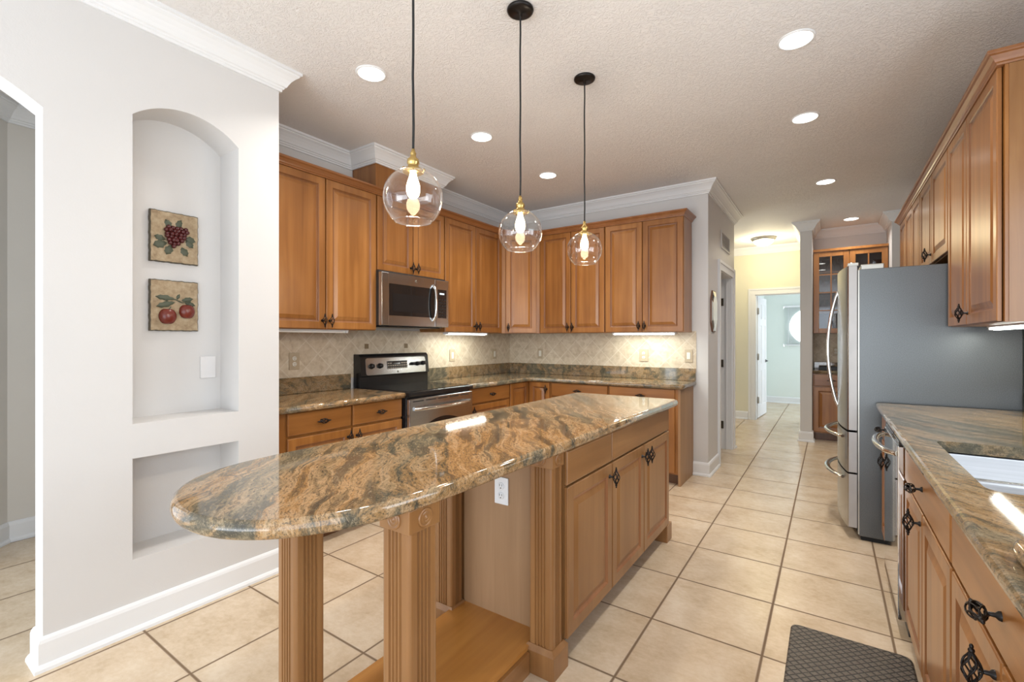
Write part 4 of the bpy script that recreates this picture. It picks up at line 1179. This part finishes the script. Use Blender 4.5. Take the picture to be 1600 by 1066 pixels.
obj('backsplash', MB().box(.907, .925, .55, 3.742, CT1+.0005, 1.035, 0, .003), 'granite', rt)
sk = thing('kitchen_sink', 'stainless double-bowl sink set below the right countertop', 'sink', (.57, 2.07, .66))
def bowl(y0, y1, zb):
    mb = MB(); z1 = CT0-.001; x0, x1 = SX0-.008, SX1+.008
    def lp(i, z, r):
        P = []
        for c_, a0 in (((x1-i-r,y1-i-r),0),((x0+i+r,y1-i-r),90),((x0+i+r,y0+i+r),180),((x1-i-r,y0+i+r),270)): P += [(p[0],p[1],z) for p in corner(c_, r, a0, a0+90, 5)]
        return P
    mb.rings([lp(-.012,z1,.05), lp(0,z1,.045), lp(.004,z1-.01,.045), lp(.012,zb+.03,.05), lp(.030,zb+.006,.05), lp(.06,zb,.04)], smooth=True)
    return mb
for y0, y1, zb in ((2.055, SY1+.008, .680), (SY0-.008, 2.025, .740)):
    o = obj('bowl', bowl(y0, y1, zb), 'steel_sink', sk)
    obj('drain', MB().lathe([(0,.001),(.02,.001),(.04,.003),(.043,.0005)], ((SX0+SX1)/2,(y0+y1)/2,zb+.0005), 20), 'steel_bright', o)
P = corner((.318,1.200),.045,180,90,5)
P = [(.273,.75)]+P[::1]+[(.56,1.245),(.56,.75)]
o = obj('granite_slab', bullnose(P[::-1], CT1+.0005, CT1+.034, .008), 'granite'); tag(o, 'small raised granite slab at the right picture edge on the counter', 'slab')

# floor mat
mb = MB(); P = corner((.245,2.46),.035,0,90,5)+corner((-.11,2.46),.035,90,180,5)+corner((-.11,1.25),.035,180,270,5)+corner((.245,1.25),.035,270,360,5)
mb = bullnose(P, .0005, .014, .010, 4)
o = obj('floor_mat', mb, 'mat'); tag(o, 'dark brown woven-pattern floor mat in front of the sink cabinet', 'mat')

# ------------------------------------------------------------------ bar nook beyond the refrigerator
t = thing('glass_cabinet', 'wall cabinet with small-paned glass doors in the bar nook', 'cabinet', (-.180, 7.465, 0))
w = .79; z0, z1 = 1.404, 2.49
mb = MB(); mb.box(0, .02, 0, .30, z0, z1).box(w-.02, w, 0, .30, z0, z1).box(.02, w-.02, 0, .30, z0, z0+.02).box(.02, w-.02, 0, .30, z1-.02, z1).box(.02, w-.02, .285, .30, z0+.02, z1-.02, 1).box(w/2-.012, w/2+.012, 0, .02, z0, z1)
mb.box(.0, w, -.035, .02, z1-.001, z1+.03)
obj('body', mb, ['wood','darkwood'], t, local=True)
for zz in (1.68, 1.95, 2.22): obj('shelf', MB().box(.02, w-.02, .03, .285, zz-.009, zz+.009), 'wood', t, local=True)
for a, b in ((.006, w/2-.004), (w/2+.004, w-.006)):
    d = obj('door', glass_frame(a, b, z0+.004, z1-.010), 'wood', t, local=True)
    obj('glass_pane', MB().box(a+.05, b-.05, -.009, -.006, z0+.05, z1-.055), 'pane', d, local=True)
g_prof = [(0,0),(.030,0),(.031,.002),(.006,.006),(.004,.012),(.004,.075),(.010,.083),(.028,.105),(.033,.130),(.031,.165),(.0295,.165),(.031,.130),(.026,.107),(0,.086)]
gl0 = None
gx = [(-.105,.10),(-.03,.13),(.055,.10),(.125,.12)]
names = ['left', 'second from left', 'third from left', 'right']
for zi, (zz, shelf) in enumerate(((1.690,'second'),(1.960,'third'),(2.230,'top'))):
    for k, (x, dy) in enumerate(gx):
        lab = 'stemmed glass on the %s shelf of the glass-door cabinet, %s' % (shelf, names[k])
        if gl0 is None:
            gl0 = obj('wine_glass', MB().lathe(g_prof, (0,0,0), 20), 'goblet', None, local=True); tag(gl0, lab, 'glass', 'stemware in the glass-door cabinet'); o = gl0
        else: o = gl0.copy(); C.objects.link(o); o['label'] = lab
        o.location = (x, 7.465+dy, zz)
# lower part of the nook
t = thing('base_cabinet', 'maple base cabinet in the bar nook under the glass-door cabinet', 'cabinet', (-.180, 7.305, 0))
w = .79
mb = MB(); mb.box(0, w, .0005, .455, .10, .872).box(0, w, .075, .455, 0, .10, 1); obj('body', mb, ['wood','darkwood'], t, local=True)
for a, b, p in ((.010, w/2-.004, w/2-.04), (w/2+.004, w-.01, w/2+.04)):
    o = obj('door', raised_door(a, b, .115, .700), ['wood','groove'], t, local=True); add_pull(o, p, .64)
    o = obj('drawer', slab_front(a, b, .715, .862), 'wood_h', t, local=True); add_pull(o, (a+b)/2, .79, False)
t = thing('countertop', 'short granite countertop in the bar nook', 'countertop', (.215, 7.5, CT0))
obj('slab', bullnose([(-.182,7.272),(.612,7.272),(.612,7.766),(-.182,7.766)], CT0, CT1, .012), 'granite_dull', t)
mb = MB(); mb.box(-.18, .61, 7.744, 7.767, CT1+.0005, 1.01, 0, .003); obj('backsplash', mb, 'granite_dull', t)
struct('trim_7', MB().box(-.184, .614, 7.757, 7.769, 1.01, 1.402), 'splash')
plate('ivory outlet plate on the bar nook splashback', (.072, 7.7565, 1.16), '-y', 'almond', 'ivory', 'outlet')
mb = MB(); mb.box(-.12, .16, 7.50, 7.72, .9145, .922, 0, .003)
for a in ((-.12,-.112,7.50,7.72),(.152,.16,7.50,7.72),(-.112,.152,7.50,7.508),(-.112,.152,7.712,7.72)): mb.box(a[0],a[1],a[2],a[3],.920,.955,0)
o = obj('serving_tray', mb, 'black_matte'); tag(o, 'dark shallow tray on the bar nook counter', 'tray')

# ------------------------------------------------------------------ hall wall: octagonal mirror, louvred vent
mr = thing('wall_mirror', 'small octagonal mirror in profile on the hall side wall', 'mirror', (-.965, 4.99, 1.60))
hy, hz_ = .135, .205
oct_ = [(-hy*.5,-hz_),(hy*.5,-hz_),(hy,-hz_*.55),(hy,hz_*.55),(hy*.5,hz_),(-hy*.5,hz_),(-hy,hz_*.55),(-hy,-hz_*.55)]
mb = MB(); 
def oc(s, x): return [(-.965+x, 4.99+a*s, 1.60+b*s) for a, b in oct_]
mb.rings([oc(1.0,.0005), oc(1.0,.012), oc(.95,.015)]); obj('frame', mb, 'mirror_frame', mr)
mb = MB(); mb.rings([oc(.95,.0152), oc(.72,.024), oc(.68,.024)]); obj('mirror_glass', mb, 'mirror', mr)
mb = MB(); V0, V1, VZ0, VZ1 = 5.42, 5.92, 2.31, 2.50
mb.box(-.965, -.957, V0, V1, VZ0, VZ0+.022).box(-.965, -.957, V0, V1, VZ1-.022, VZ1).box(-.965, -.957, V0, V0+.022, VZ0+.022, VZ1-.022).box(-.965, -.957, V1-.022, V1, VZ0+.022, VZ1-.022)
for k in range(6):
    z = VZ0+.028+k*.0235; mb.add([(-.9645,V0+.02,z+.020),(-.956,V0+.02,z),(-.956,V1-.02,z),(-.9645,V1-.02,z+.020)], [(0,1,2,3)])
o = obj('wall_vent', mb, 'wall'); tag(o, 'pale louvred air vent high on the hall wall above the pantry door', 'vent')
